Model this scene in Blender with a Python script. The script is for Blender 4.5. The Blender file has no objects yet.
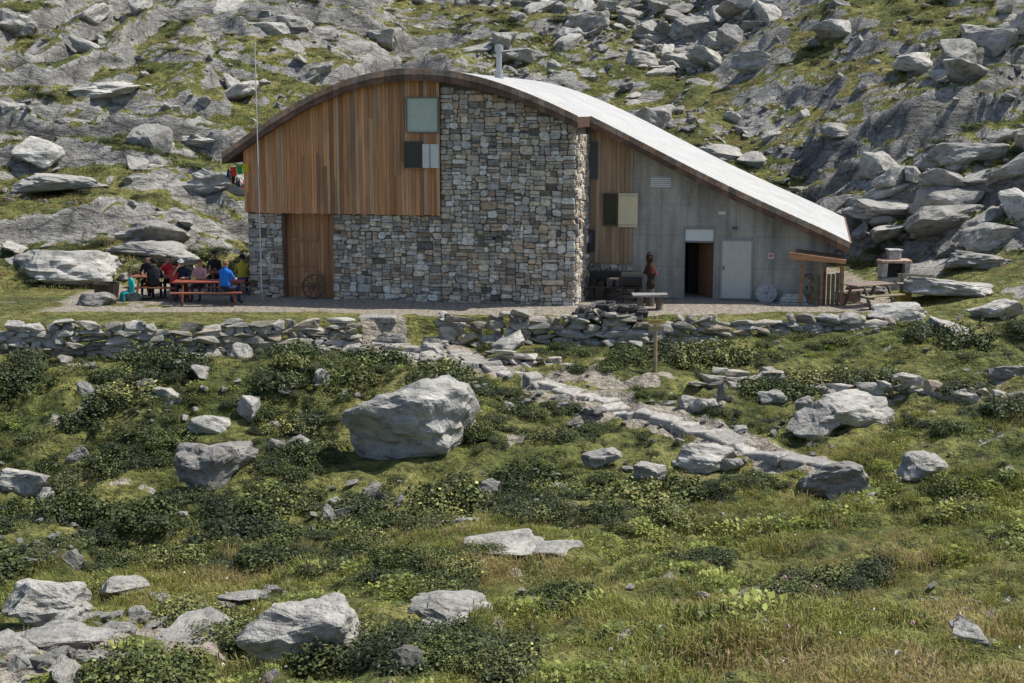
import bpy, bmesh, math, random
import numpy as np
from mathutils import Vector, Matrix, noise as mnoise
random.seed(7); rng=np.random.default_rng(7)
S=bpy.context.scene
COL=S.collection
# ------------------------------------------------------------------ camera
ZC=6.3; PITCH=math.radians(9.25); FP=1422.2
cam=bpy.data.cameras.new("camera"); co=bpy.data.objects.new("camera",cam); COL.objects.link(co)
cam.lens=50; cam.sensor_width=36; cam.clip_end=2000; cam.clip_start=.1
co.location=(0,0,ZC); co.rotation_euler=(math.pi/2-PITCH,0,0); S.camera=co
S.view_settings.view_transform='Standard'; S.view_settings.look='None'; S.view_settings.exposure=0
def ray(px,py):
    F=np.array([0,math.cos(PITCH),-math.sin(PITCH)]);U=np.array([0,math.sin(PITCH),math.cos(PITCH)]);R=np.array([1.,0,0])
    d=F*FP+R*(px-512)-U*(py-341.5); return d/d[1]
# ------------------------------------------------------------------ noise
def _h(ix,iy,s):
    n=(ix.astype(np.int64)*374761393+iy.astype(np.int64)*668265263+s*1442695041)&0x7fffffff
    n=((n^(n>>13))*1274126177)&0x7fffffff
    n=(n^(n>>16))&0xffffff
    return n/float(0xffffff)*2-1
def vn(x,y,s=0):
    x=np.asarray(x,float);y=np.asarray(y,float)
    xi=np.floor(x);yi=np.floor(y);fx=x-xi;fy=y-yi
    fx=fx*fx*fx*(fx*(fx*6-15)+10);fy=fy*fy*fy*(fy*(fy*6-15)+10)
    a=_h(xi,yi,s);b=_h(xi+1,yi,s);c=_h(xi,yi+1,s);d=_h(xi+1,yi+1,s)
    return (a*(1-fx)+b*fx)*(1-fy)+(c*(1-fx)+d*fx)*fy
def fbm(x,y,o=4,s=0):
    v=0;a=.55
    x=np.asarray(x,float);y=np.asarray(y,float)
    for i in range(o):
        v=v+a*vn(x,y,s+i*17);x,y=(x*.8-y*.6)*2.03+3.1,(x*.6+y*.8)*2.03+1.7;a*=.5
    return v
def ss(a,b,x):
    t=np.clip((x-a)/(b-a),0,1);return t*t*(3-2*t)
# ------------------------------------------------------------------ terrain
_ty=np.array([-40,-12,0,4,8,12,16,20,25,30,34,38,41.5,44,60])
_tz=np.array([7.5,6.,4.6,3.7,2.55,1.35,.15,-.85,-1.75,-1.95,-1.65,-1.2,-.95,-.6,-.5])
_dy=np.linspace(-40,60,2001);_dz=np.interp(_dy,_ty,_tz);_k=np.exp(-np.linspace(-2,2,61)**2);_k/=_k.sum()
_dz=np.convolve(np.pad(_dz,30,mode='edge'),_k,'valid')
def edge(x): return np.interp(x,[-40,-9,-7,-4,-2,3,10,13,30],[41.2,41.6,42.2,43,43.3,43.0,42.8,43,43])+.12*vn(x*.7,0.*x,88)
def y0(x): return np.interp(x,[-60,-18,-13,-10,-7,6,12,15,19,24,60],[46,49.5,51,54,61,62,59.5,54,49,46,40])
def H(x,y):
    x=np.asarray(x,float);y=np.asarray(y,float)
    low=np.interp(y,_dy,_dz)
    low=low+1.0*ss(2,14,x)*ss(14,24,y)*(1-ss(39,44,y)*.3)
    low=low-1.1*ss(0,-10,x)*ss(16,24,y)*(1-ss(31,40,y))
    low=low-.5*ss(3,-8,x)*ss(22,10,y)
    low=low-.55*np.exp(-((x+2)/3.2)**2-((y-31)/3.)**2)+.45*np.exp(-((x+9)/4.)**2-((y-37.5)/2.)**2)
    amp=ss(4,14,y)*(1-.6*ss(38,42,y))
    low=low+amp*(.52*fbm(x*.28,y*.28,4,5)+.30*fbm(x*.75,y*.75,3,9)+.28*(.5-np.abs(vn(x*1.05,y*1.05,13)))+.06*fbm(x*2.6,y*2.6,2,3))
    e=edge(x)
    ter=.03*fbm(x*.8,y*.8,3,11)+1.9*ss(11.5,22,x)*ss(38,50,y)+.3*ss(12,15,x)*fbm(x*.5,y*.5,3,40)
    t=ss(-.12,.12,y-e)
    wide=ss(12,15,x)
    t=t*(1-wide)+wide*ss(-4,2,y-e)
    z=low*(1-t)+ter*t
    d=y-y0(x)
    dp=np.where(d>0,d,0)
    sl=.30*dp+ .5*ss(0,3,d)
    n1=fbm(x*.045+y*.03,y*.06-x*.02,3,21)
    zz=sl+z
    S1=2.6
    w=zz+n1*6.0+.7*fbm(x*.3,y*.3,3,8)
    fr=w/S1;fl=np.floor(fr);fr=fr-fl
    st=(fl+ .12*fr+.88*ss(.66,1.,fr))*S1
    mask=ss(0,4,d)*np.clip(.35+.9*ss(8,-14,x)*(1-ss(95,130,y))+.9*fbm(x*.05,y*.05,2,31)+.25*ss(13,20,x)*ss(80,60,y),0.05,.95)
    zz=zz+(st-w)*mask*.75
    w2=zz+2.4*fbm(x*.18+y*.1,y*.22,3,61)
    fr=w2/.9;fl=np.floor(fr);fr=fr-fl
    zz=zz+((fl+.1*fr+.9*ss(.6,1,fr))*.9-w2)*mask*.6
    zz=zz+ss(0,4,d)*(1.3*fbm(x*.09,y*.09,3,51)+.36*fbm(x*.6,y*.6,4,52))
    return np.where(d>0,zz,z)
def hit(px,py):
    d=ray(px,py);t=np.arange(6,220,.04)
    P=np.outer(t,d);P[:,2]+=ZC
    h=H(P[:,0],P[:,1]);k=np.argmax(P[:,2]<h)
    return Vector(P[k])
def dseg(x,y,pts):
    best=np.full(np.shape(x),1e9)
    for a,b in zip(pts[:-1],pts[1:]):
        ax,ay=a[0],a[1];bx,by=b[0]-ax,b[1]-ay
        t=np.clip(((x-ax)*bx+(y-ay)*by)/(bx*bx+by*by+1e-9),0,1)
        best=np.minimum(best,np.hypot(x-ax-t*bx,y-ay-t*by))
    return best
walk=[hit(*p) for p in [(455,352),(500,372),(540,384),(600,400),(640,412),(680,425),(730,441),(780,456),(832,467)]]
trail=[hit(*p) for p in [(20,672),(80,648),(150,632),(230,600)]]
terr_path=[(-8.5,46),(-5,45.2),(-2,44.6),(3,44.6),(7,45)]
stairs=[(-4.2,45),(-4.0,43.2),(-3.2,41.8),(-1.2,40.2)]
bare=[hit(*p) for p in [(545,392),(600,412),(700,410)]]
bare2=[hit(*p) for p in [(560,375),(640,380)]]
edg=[hit(*p) for p in [(690,384),(760,386),(830,391),(900,395),(960,397),(1015,398)]]
sgn=hit(655,372)
def masks(x,y):
    g=.25
    s=np.hypot((H(x+g,y)-H(x-g,y))/(2*g),(H(x,y+g)-H(x,y-g))/(2*g))
    hill=ss(-1,1.5,y-y0(x))
    n=fbm(x*.35,y*.35,4,101);n2=fbm(x*1.6,y*1.6,3,104);n3=fbm(x*.1,y*.1,3,107)
    rk=hill*ss(.72,.93,s+.36*n+.26*n2+.34*n3+.08*ss(76,95,y)+.12*ss(0,-15,x))
    near=(1-hill)
    rk=np.maximum(rk,near*ss(.42,.6,n2*.6+n*.5)*ss(20,26,y)*.9)
    rk=np.maximum(rk,near*ss(12.5,16,x)*ss(38,44,y)*ss(-.05,.25,n))
    di=ss(.75,.3,dseg(x,y,trail)+.35*n2)
    di=np.maximum(di,ss(1.1,.6,dseg(x,y,terr_path)+.5*n2)*(y>edge(x)))
    di=np.maximum(di,ss(.9,.4,dseg(x,y,stairs)+.3*n2))
    di=np.maximum(di,ss(.75,.35,dseg(x,y,walk)+.5*n2))
    di=np.maximum(di,ss(.7,.2,dseg(x,y,bare)+.8*n2))
    di=np.maximum(di,ss(.8,.2,dseg(x,y,bare2)+.9*n2))
    di=np.maximum(di,near*ss(.42,.68,n2*.9+n*.3)*(y<41)*.8)
    di=np.maximum(di,(1-hill)*(y>44.5)*ss(-16,-14,x)*ss(14,12,x)*ss(-.2,.2,n+.35))
    return rk,di,hill,n
# ------------------------------------------------------------------ node helpers
def newmat(name):
    m=bpy.data.materials.new(name);m.use_nodes=True;nt=m.node_tree;nt.nodes.clear()
    o=nt.nodes.new('ShaderNodeOutputMaterial');b=nt.nodes.new('ShaderNodeBsdfPrincipled')
    b.inputs['Specular IOR Level'].default_value=.25
    nt.links.new(b.outputs[0],o.inputs[0]);return m,nt,b,o
def N(nt,t,**k):
    n=nt.nodes.new(t)
    for a,v in k.items(): setattr(n,a,v)
    return n
def noise(nt,vec,scale,detail=6,rough=.6):
    n=N(nt,'ShaderNodeTexNoise');n.inputs['Scale'].default_value=scale;n.inputs['Detail'].default_value=min(detail,5);n.inputs['Roughness'].default_value=rough
    if vec is not None: nt.links.new(vec,n.inputs['Vector'])
    return n.outputs['Fac']
def ramp(nt,fac,stops):
    r=N(nt,'ShaderNodeValToRGB');e=r.color_ramp.elements
    while len(e)<len(stops): e.new(.5)
    for el,(p,c) in zip(e,stops):
        el.position=p;el.color=(*c,1) if len(c)==3 else c
    nt.links.new(fac,r.inputs[0]);return r.outputs[0]
def mix(nt,f,a,b,mode='MIX'):
    m=N(nt,'ShaderNodeMix',data_type='RGBA',blend_type=mode)
    for s,v in ((0,f),(6,a),(7,b)):
        if isinstance(v,(int,float)): m.inputs[s].default_value=v
        elif isinstance(v,tuple): m.inputs[s].default_value=(*v,1)
        else: nt.links.new(v,m.inputs[s])
    return m.outputs[2]
def math_(nt,op,a,b=None,clamp=False):
    m=N(nt,'ShaderNodeMath',operation=op);m.use_clamp=clamp
    for i,v in enumerate((a,b)):
        if v is None: continue
        if isinstance(v,(int,float)): m.inputs[i].default_value=v
        else: nt.links.new(v,m.inputs[i])
    return m.outputs[0]
def bump(nt,b,h,strength,dist):
    n=N(nt,'ShaderNodeBump');n.inputs['Strength'].default_value=strength;n.inputs['Distance'].default_value=dist
    nt.links.new(h,n.inputs['Height']);nt.links.new(n.outputs[0],b.inputs['Normal'])
def objc(nt): return N(nt,'ShaderNodeTexCoord').outputs['Object']
def attr(nt,name,out='Color'):
    a=N(nt,'ShaderNodeAttribute');a.attribute_name=name;return a.outputs[out]
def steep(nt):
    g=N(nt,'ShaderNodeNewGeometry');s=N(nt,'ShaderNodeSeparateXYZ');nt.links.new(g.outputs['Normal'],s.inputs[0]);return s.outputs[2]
def cracks(nt,c,scale,w=.05):
    wn=N(nt,'ShaderNodeTexNoise');wn.inputs['Scale'].default_value=scale*1.3;wn.inputs['Detail'].default_value=3;nt.links.new(c,wn.inputs['Vector'])
    ad=N(nt,'ShaderNodeVectorMath',operation='MULTIPLY_ADD');nt.links.new(wn.outputs['Color'],ad.inputs[0]);ad.inputs[1].default_value=(1.1/scale*.6,)*3;nt.links.new(c,ad.inputs[2])
    v=N(nt,'ShaderNodeTexVoronoi',feature='DISTANCE_TO_EDGE');v.inputs['Scale'].default_value=scale;nt.links.new(ad.outputs[0],v.inputs['Vector'])
    return ramp(nt,v.outputs['Distance'],[(0,(.22,.22,.22)),(w,(.75,.75,.75)),(w*2.4,(1,1,1))])
def rockcol(nt,c,k=1.,dk=.5):
    a=ramp(nt,noise(nt,c,1.3*k,8,.62),[(.28,(.22,.215,.20)),(.45,(.39,.38,.355)),(.6,(.52,.505,.475)),(.8,(.66,.645,.61))])
    b=ramp(nt,noise(nt,c,9*k,6,.7),[(.33,(.45,.45,.45)),(.48,(.90,.90,.89)),(.7,(1.08,1.08,1.06))])
    m=mix(nt,1.,a,b,'MULTIPLY')
    l=ramp(nt,noise(nt,c,3.7*k,5,.7),[(.55,(0,0,0)),(.65,(1,1,1))])
    m=mix(nt,math_(nt,'MULTIPLY',l,.4),m,(.22,.20,.13))
    st=ramp(nt,steep(nt),[(.25,(dk,dk,dk*1.02)),(.75,(1,1,1))])  # shade of steep faces put into the rock colour, by normal z
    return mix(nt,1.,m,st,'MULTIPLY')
M={}
m,nt,b,o=newmat('granite_rock');c=objc(nt)
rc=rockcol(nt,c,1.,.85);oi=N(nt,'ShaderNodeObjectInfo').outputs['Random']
rv=ramp(nt,oi,[(0,(.68,.67,.65)),(.4,(.98,.97,.94)),(1,(1.25,1.23,1.18))])
rc=mix(nt,1.,rc,rv,'MULTIPLY')
nt.links.new(rc,b.inputs['Base Color']);b.inputs['Roughness'].default_value=.85
bump(nt,b,noise(nt,c,6,9,.7),.9,.12);M['rock']=m
m,nt,b,o=newmat('wall_boulder');c=objc(nt)
rv=ramp(nt,N(nt,'ShaderNodeObjectInfo').outputs['Random'],[(0,(.28,.25,.205)),(.4,(.46,.43,.375)),(.7,(.58,.55,.50)),(.85,(.50,.41,.30)),(1,(.68,.65,.60))])
mc=mix(nt,1.,rv,ramp(nt,noise(nt,c,5,5,.7),[(.3,(.5,.5,.48)),(.5,(.9,.9,.9)),(.7,(1.12,1.12,1.1))]),'MULTIPLY')
ms=ramp(nt,noise(nt,c,1.6,4,.7),[(.54,(0,0,0)),(.64,(1,1,1))]);mc=mix(nt,math_(nt,'MULTIPLY',ms,.55),mc,(.12,.125,.05))
nt.links.new(mc,b.inputs['Base Color']);b.inputs['Roughness'].default_value=.88
bump(nt,b,noise(nt,c,6,9,.7),.8,.1);M['wallrock']=m
m,nt,b,o=newmat('alpine_ground');c=objc(nt)
rk=attr(nt,'rock','Fac');di=attr(nt,'dirt','Fac')
g1=ramp(nt,noise(nt,c,.35,5,.6),[(.32,(.070,.088,.026)),(.46,(.145,.155,.048)),(.6,(.24,.23,.080)),(.75,(.29,.245,.12))])
g2=ramp(nt,noise(nt,c,3.5,8,.75),[(.36,(.18,.20,.18)),(.5,(.82,.85,.78)),(.66,(1.45,1.38,1.2))])
grass=mix(nt,1.,g1,g2,'MULTIPLY')
mp=N(nt,'ShaderNodeMapping');mp.inputs['Rotation'].default_value=(0,.25,.6);mp.inputs['Scale'].default_value=(.55,1,1.5);nt.links.new(c,mp.inputs[0])
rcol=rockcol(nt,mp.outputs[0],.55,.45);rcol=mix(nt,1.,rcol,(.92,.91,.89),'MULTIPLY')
rcol=mix(nt,.75,rcol,cracks(nt,mp.outputs[0],.55,.03),'MULTIPLY')
rcol=mix(nt,.5,rcol,cracks(nt,mp.outputs[0],1.9,.035),'MULTIPLY')
nz=noise(nt,c,2.5,8,.7)
f=math_(nt,'ADD',rk,math_(nt,'MULTIPLY',math_(nt,'SUBTRACT',nz,.5),1.9))
f=ramp(nt,f,[(.46,(0,0,0)),(.55,(1,1,1))])
dcol=ramp(nt,noise(nt,c,6,8,.7),[(.35,(.18,.15,.11)),(.5,(.35,.305,.24)),(.7,(.52,.48,.41))])
fd=math_(nt,'ADD',di,math_(nt,'MULTIPLY',math_(nt,'SUBTRACT',nz,.5),1.2))
fd=ramp(nt,fd,[(.45,(0,0,0)),(.6,(1,1,1))])
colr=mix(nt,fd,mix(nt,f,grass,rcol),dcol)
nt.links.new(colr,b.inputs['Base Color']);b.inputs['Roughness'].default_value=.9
hh=math_(nt,'ADD',noise(nt,mp.outputs[0],1.8,10,.72),math_(nt,'MULTIPLY',noise(nt,c,9,3,.7),.35))
bump(nt,b,hh,1.,.35);M['ground']=m
ys=[-12.]
while ys[-1]<420:
    y=ys[-1];ys.append(y+(.3 if y<4 else .075+.0021*y+(max(0,y-115)*.02)))
ys=np.array(ys);NC=640
s=np.linspace(-1,1,NC)
hw=14+.55*np.maximum(ys,0)
X=hw[:,None]*s[None,:];Y=np.repeat(ys[:,None],NC,1);Z=H(X,Y)
rk,di,hill,nn=masks(X,Y)
R=len(ys);me=bpy.data.meshes.new('terrain')
me.vertices.add(R*NC);me.vertices.foreach_set('co',np.stack([X,Y,Z],-1).astype(np.float32).ravel())
i=np.arange(R-1)[:,None]*NC+np.arange(NC-1)[None,:]
q=np.stack([i,i+1,i+NC+1,i+NC],-1).reshape(-1,4)
me.loops.add(q.size);me.loops.foreach_set('vertex_index',q.astype(np.int32).ravel())
me.polygons.add(len(q));me.polygons.foreach_set('loop_start',(np.arange(len(q))*4).astype(np.int32));me.polygons.foreach_set('loop_total',np.full(len(q),4,np.int32))
me.polygons.foreach_set('use_smooth',np.ones(len(q),bool))
for nm,v in (('rock',rk),('dirt',di)):
    a=me.attributes.new(nm,'FLOAT','POINT');a.data.foreach_set('value',v.astype(np.float32).ravel())
me.update();me.validate()
me.materials.append(M['ground']);to=bpy.data.objects.new('terrain',me);COL.objects.link(to)
# ------------------------------------------------------------------ mesh builder
class MB:
    fix=True
    def __init__(s): s.v=[];s.f=[];s.c=[];s.m=[]
    def hexa(s,p,col=(1,1,1),mat=0):
        n=len(s.v);s.v+= [tuple(a) for a in p]
        for q in ((0,3,2,1),(4,5,6,7),(0,1,5,4),(1,2,6,5),(2,3,7,6),(3,0,4,7)):
            s.f.append(tuple(n+k for k in q));s.c.append(col);s.m.append(mat)
    def box(s,x0,x1,y0,y1,z0,z1,col=(1,1,1),mat=0,j=0):
        p=[(x0,y0,z0),(x1,y0,z0),(x1,y1,z0),(x0,y1,z0),(x0,y0,z1),(x1,y0,z1),(x1,y1,z1),(x0,y1,z1)]
        if j: p=[tuple(a+random.uniform(-j,j) for a in q) for q in p]
        s.hexa(p,col,mat)
    def beam(s,a,b,w,h,col=(1,1,1),mat=0,up=(0,0,1)):
        a=Vector(a);b=Vector(b);d=(b-a).normalized();u=Vector(up)
        if abs(d.dot(u))>.95:u=Vector((0,1,0))
        r=d.cross(u).normalized()*w/2;t=r.normalized().cross(d)*h/2
        s.hexa([a-r-t,a+r-t,b+r-t,b-r-t,a-r+t,a+r+t,b+r+t,b-r+t],col,mat)
    def cyl(s,a,b,r0,r1,n=12,col=(1,1,1),mat=0):
        a=Vector(a);b=Vector(b);d=(b-a).normalized();u=Vector((0,0,1)) if abs(d.z)<.9 else Vector((1,0,0))
        x=d.cross(u).normalized();y=d.cross(x);k=len(s.v)
        for c_,r in ((a,r0),(b,r1)):
            for i in range(n):
                t=2*math.pi*i/n;s.v.append(tuple(c_+x*math.cos(t)*r+y*math.sin(t)*r))
        for i in range(n):
            j=(i+1)%n;s.f.append((k+i,k+j,k+n+j,k+n+i));s.c.append(col);s.m.append(mat)
        s.f.append(tuple(k+i for i in range(n))[::-1]);s.c.append(col);s.m.append(mat)
        s.f.append(tuple(k+n+i for i in range(n)));s.c.append(col);s.m.append(mat)
    def poly(s,pts,col=(1,1,1),mat=0):
        n=len(s.v);s.v+=[tuple(p) for p in pts];s.f.append(tuple(range(n,n+len(pts))));s.c.append(col);s.m.append(mat)
    def obj(s,name,mats,parent=None,bevel=0,smooth=False,link=True):
        me=bpy.data.meshes.new(name);me.from_pydata(s.v,[],s.f)
        a=me.color_attributes.new('Col','FLOAT_COLOR','CORNER')
        arr=np.ones((len(me.loops),4),np.float32)
        lt=np.array([len(f) for f in s.f]);arr[:,:3]=np.repeat(np.array(s.c,np.float32),lt,0)
        a.data.foreach_set('color',arr.ravel())
        me.polygons.foreach_set('material_index',np.array(s.m,np.int32))
        if smooth: me.polygons.foreach_set('use_smooth',np.ones(len(s.f),bool))
        for mm in mats: me.materials.append(mm)
        if s.fix:
            bm=bmesh.new();bm.from_mesh(me);bmesh.ops.recalc_face_normals(bm,faces=bm.faces);bm.to_mesh(me);bm.free()
        ob=bpy.data.objects.new(name,me)
        if link: COL.objects.link(ob)
        if parent: ob.parent=parent
        if bevel:
            md=ob.modifiers.new('b','BEVEL');md.width=bevel;md.segments=1;md.limit_method='NONE'
        return ob
def simple(name,base=None,rough=.8,ns=8,amt=.35,bm=.3,bd=.02,stretch=(1,1,1),metal=0):
    m,nt,b,o=newmat(name);c=objc(nt)
    mp=N(nt,'ShaderNodeMapping');mp.inputs['Scale'].default_value=stretch;nt.links.new(c,mp.inputs[0])
    f=noise(nt,mp.outputs[0],ns,8,.65)
    v=ramp(nt,f,[(.3,(1-amt,)*3),(.7,(1+amt,)*3)])
    base_=base if base is not None else attr(nt,'Col')
    nt.links.new(mix(nt,1.,base_,v,'MULTIPLY'),b.inputs['Base Color'])
    b.inputs['Roughness'].default_value=rough;b.inputs['Metallic'].default_value=metal
    if bm: bump(nt,b,f,bm,bd)
    return m
M['stone']=simple('wall_stone',None,.85,8,.42,.9,.04)
M['plank']=simple('weathered_plank',None,.7,7,.30,.4,.01,(1,1,.08))
M['mortar']=simple('mortar',(.17,.145,.115),.95,14,.4,.5,.02)
M['paint']=simple('painted',None,.5,5,.08,.05,.005)
M['wood']=simple('timber',None,.7,6,.35,.4,.01,(.3,1,1))
M['cloth']=simple('cloth',None,.9,12,.15,.2,.01)
M['skin']=simple('skin',(.50,.27,.18),.6,8,.08,0)
M['metal']=simple('galvanised_metal',(.45,.45,.44),.4,5,.15,.1,.005,metal=.6)
m,nt,b,o=newmat('roof_sheet');c=objc(nt)
f=noise(nt,c,1.2,6,.6);v=ramp(nt,f,[(.3,(.46,.455,.43)),(.7,(.60,.595,.565))])
sx=N(nt,'ShaderNodeSeparateXYZ');nt.links.new(c,sx.inputs[0])
fr=math_(nt,'FRACT',math_(nt,'MULTIPLY',sx.outputs[1],1.6));ln=math_(nt,'LESS_THAN',fr,.045)
f2=noise(nt,c,14,5,.7);v=mix(nt,1.,v,ramp(nt,f2,[(.35,(.7,.7,.7)),(.6,(1.05,1.05,1.05))]),'MULTIPLY')
v=mix(nt,math_(nt,'MULTIPLY',ln,.4),v,(.25,.25,.24))
nt.links.new(v,b.inputs['Base Color']);b.inputs['Roughness'].default_value=.6;bump(nt,b,f2,.4,.01);M['roof']=m
m,nt,b,o=newmat('board_marked_concrete');c=objc(nt)
mp=N(nt,'ShaderNodeMapping');mp.inputs['Scale'].default_value=(1,1,.35);nt.links.new(c,mp.inputs[0])
v=ramp(nt,noise(nt,mp.outputs[0],1.4,8,.65),[(.3,(.25,.23,.195)),(.5,(.40,.38,.335)),(.72,(.52,.495,.44))])
sx=N(nt,'ShaderNodeSeparateXYZ');nt.links.new(c,sx.inputs[0])
l1=math_(nt,'LESS_THAN',math_(nt,'FRACT',math_(nt,'MULTIPLY',sx.outputs[0],.8)),.02)
l2=math_(nt,'LESS_THAN',math_(nt,'FRACT',math_(nt,'MULTIPLY',sx.outputs[2],.95)),.022)
l3=math_(nt,'LESS_THAN',math_(nt,'FRACT',math_(nt,'MULTIPLY',sx.outputs[2],6.5)),.08)
ll=math_(nt,'ADD',math_(nt,'MULTIPLY',math_(nt,'MAXIMUM',l1,l2),.3),math_(nt,'MULTIPLY',l3,.16))
v=mix(nt,ll,v,(.07,.07,.065))
v=mix(nt,1.,v,ramp(nt,noise(nt,c,25,4,.7),[(.35,(.85,.85,.85)),(.65,(1.1,1.1,1.1))]),'MULTIPLY')
mp2=N(nt,'ShaderNodeMapping');mp2.inputs['Scale'].default_value=(3.5,3.5,.25);nt.links.new(c,mp2.inputs[0])
v=mix(nt,.8,v,ramp(nt,noise(nt,mp2.outputs[0],1.,5,.6),[(.35,(.66,.65,.63)),(.55,(1,1,1))]),'MULTIPLY')
nt.links.new(v,b.inputs['Base Color']);b.inputs['Roughness'].default_value=.85;bump(nt,b,noise(nt,c,12,6,.7),.3,.01);M['conc']=m
m,nt,b,o=newmat('window_glass');b.inputs['Base Color'].default_value=(.03,.035,.035,1);b.inputs['Roughness'].default_value=.08;b.inputs['Specular IOR Level'].default_value=.6;M['glass']=m
def empty(name,loc=(0,0,0),rz=0):
    e=bpy.data.objects.new(name,None);COL.objects.link(e);e.location=loc;e.rotation_euler=(0,0,rz);e.empty_display_size=.3;return e
# ------------------------------------------------------------------ hut
TH=math.radians(12);OX,OY=2.05,46.
U=np.array([math.cos(TH),-math.sin(TH)]);V=np.array([math.sin(TH),math.cos(TH)])
def loc(px,py,w):
    d=ray(px,py);k=(np.dot([OX,OY],V)+w)/np.dot(d[:2],V)
    P=d[:2]*k-np.array([OX,OY]);return float(P@U),float(ZC+d[2]*k)
hut=empty('mountain_hut',(OX,OY,0),-TH)
SB=2.5
pts=[loc(*p,-.5) for p in [(222,156),(250,130),(290,106),(340,86),(400,73),(440,70),(480,74),(520,87),(560,106),(580,118)]]+[loc(*p,SB-.5) for p in [(600,128),(650,148),(700,171),(750,195),(800,220),(850,243)]]
pu=np.array([p[0] for p in pts]);pz=np.array([p[1] for p in pts]);pf=np.polyfit(pu,pz,5)
UL,UR=pu[0],pu[-1]
P=lambda u: float(np.polyval(pf,u))
TK=.34
def roofslab(u0,u1,w0,w1,name):
    mb=MB();n=40
    us=np.linspace(u0,u1,n+1)
    for a,b_ in zip(us[:-1],us[1:]):
        za,zb=P(a),P(b_)
        mb.v+= [(a,w0,za),(b_,w0,zb),(b_,w1,zb),(a,w1,za)];k=len(mb.v)-4;mb.f.append((k,k+1,k+2,k+3));mb.c.append((1,1,1));mb.m.append(0)
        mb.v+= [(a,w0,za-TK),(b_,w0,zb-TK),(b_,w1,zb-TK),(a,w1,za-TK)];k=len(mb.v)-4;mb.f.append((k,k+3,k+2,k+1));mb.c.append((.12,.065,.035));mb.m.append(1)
        for w,fl in ((w0,0),(w1,1)):
            mb.poly([(a,w,za-TK),(b_,w,zb-TK),(b_,w,zb),(a,w,za)],(.10,.06,.04),1)
    for u in (u0,u1):
        mb.poly([(u,w0,P(u)-TK),(u,w1,P(u)-TK),(u,w1,P(u)),(u,w0,P(u))],(.10,.06,.04),1)
    u=u0
    while u<u1-.02:
        du=min(.22,u1-u)
        g=random.uniform(.8,1.5);cc=(.36*g,.23*g,.155*g) if random.random()<.6 else (.29*g,.23*g,.18*g)
        z0_,z1_=P(u),P(u+du)
        mb.hexa([(u,w0-.05,z0_-.17),(u+du-.01,w0-.05,z1_-.17),(u+du-.01,w0-.003,z1_-.17),(u,w0-.003,z0_-.17),(u,w0-.05,z0_+.03),(u+du-.01,w0-.05,z1_+.03),(u+du-.01,w0-.003,z1_+.03),(u,w0-.003,z0_+.03)],cc,1)
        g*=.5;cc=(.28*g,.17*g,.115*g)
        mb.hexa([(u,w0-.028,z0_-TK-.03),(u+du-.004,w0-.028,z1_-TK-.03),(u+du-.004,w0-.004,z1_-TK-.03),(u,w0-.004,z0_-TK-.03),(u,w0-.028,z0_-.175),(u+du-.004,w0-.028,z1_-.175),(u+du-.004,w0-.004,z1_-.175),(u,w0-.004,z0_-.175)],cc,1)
        u+=du
    mb.fix=False
    return mb.obj(name,[M['roof'],M['wood']],hut)
DEP=13.5
roofslab(UL,.15,-.5,DEP,'roof_main');roofslab(.153,UR,SB-.5,DEP,'roof_wing')
mb=MB();mb.beam((UR+.03,SB-.55,P(UR)-.1),(UR+.03,DEP,P(UR)-.1),.06,.2,(.2,.11,.07),0);mb.obj('eave_board',[M['wood']],hut)
UW=-11.25
def stones(mb,u0,u1,z0,z1,w,topf=None,axis='u',sz=(.38,.17)):
    def rec(a,b,c,d):
        W=b-a;Hh=d-c
        if W>sz[0]*random.uniform(.5,2.1) and W>Hh*1.0 or W>sz[0]*2.4:
            t=random.uniform(.25,.75);rec(a,a+W*t,c,d);rec(a+W*t,b,c,d);return
        if Hh>sz[1]*random.uniform(.6,2.1):
            t=random.uniform(.28,.72);rec(a,b,c,c+Hh*t);rec(a,b,c+Hh*t,d);return
        if topf and (c+d)/2>topf((a+b)/2)-.1: return
        g=random.gauss(.43,.13);g=min(max(g,.14),.72);r=random.random()
        if r<.42: col=(g*1.1,g*.95,g*.74)
        elif r<.56: col=(g*.98,g*.74,g*.53)
        elif r<.64: col=(.70,.67,.60)
        else: col=(g*1.03,g*.96,g*.85)
        ex=random.uniform(.01,.10);js=min(.05,.22*min(W,Hh))
        cx,cz=(a+b)/2,(c+d)/2
        ch=.5*min(W,Hh)*random.uniform(.35,.75);ch2=.5*min(W,Hh)*random.uniform(.3,.7)
        A=[(a+ch,c),(b-ch2,c),(b,c+ch2*.7),(b,d-ch*.7),(b-ch,d),(a+ch2,d),(a,d-ch2*.7),(a,c+ch*.7)]
        A=[(p+random.uniform(-js,js)*.6,q+random.uniform(-js,js)*.5) for p,q in A]
        fr=[];bk=[];dx_,dz_=random.uniform(-.06,.06),random.uniform(-.1,.1)
        for p,q in A:
            e=w-ex-(p-cx)*dx_-(q-cz)*dz_-random.uniform(-.01,.01)
            pp,qq=cx+(p-cx)*.88,cz+(q-cz)*.84
            p,q=cx+(p-cx)*1.02,cz+(q-cz)*1.02
            if axis=='u': fr.append((pp,e,qq));bk.append((p,w+.02,q))
            else: fr.append((w+(w-e),pp,qq));bk.append((w-.02,p,q))
        n=len(mb.v);mb.v+=bk+fr;K=8
        mb.f.append(tuple(n+K+k for k in range(K)));mb.c.append(col);mb.m.append(0)
        for k in range(K):
            k2=(k+1)%K;mb.f.append((n+k,n+k2,n+K+k2,n+K+k));mb.c.append(col);mb.m.append(0)
    z=z0
    while z<z1-.02:
        h=min(random.uniform(.7,1.3),z1-z);u=u0
        if z1-z-h<.2:h=z1-z
        while u<u1-.01:
            l=min(random.uniform(.8,1.9),u1-u)
            if u1-u-l<.25:l=u1-u
            rec(u,u+l,z,z+h);u+=l
        z+=h
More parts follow.
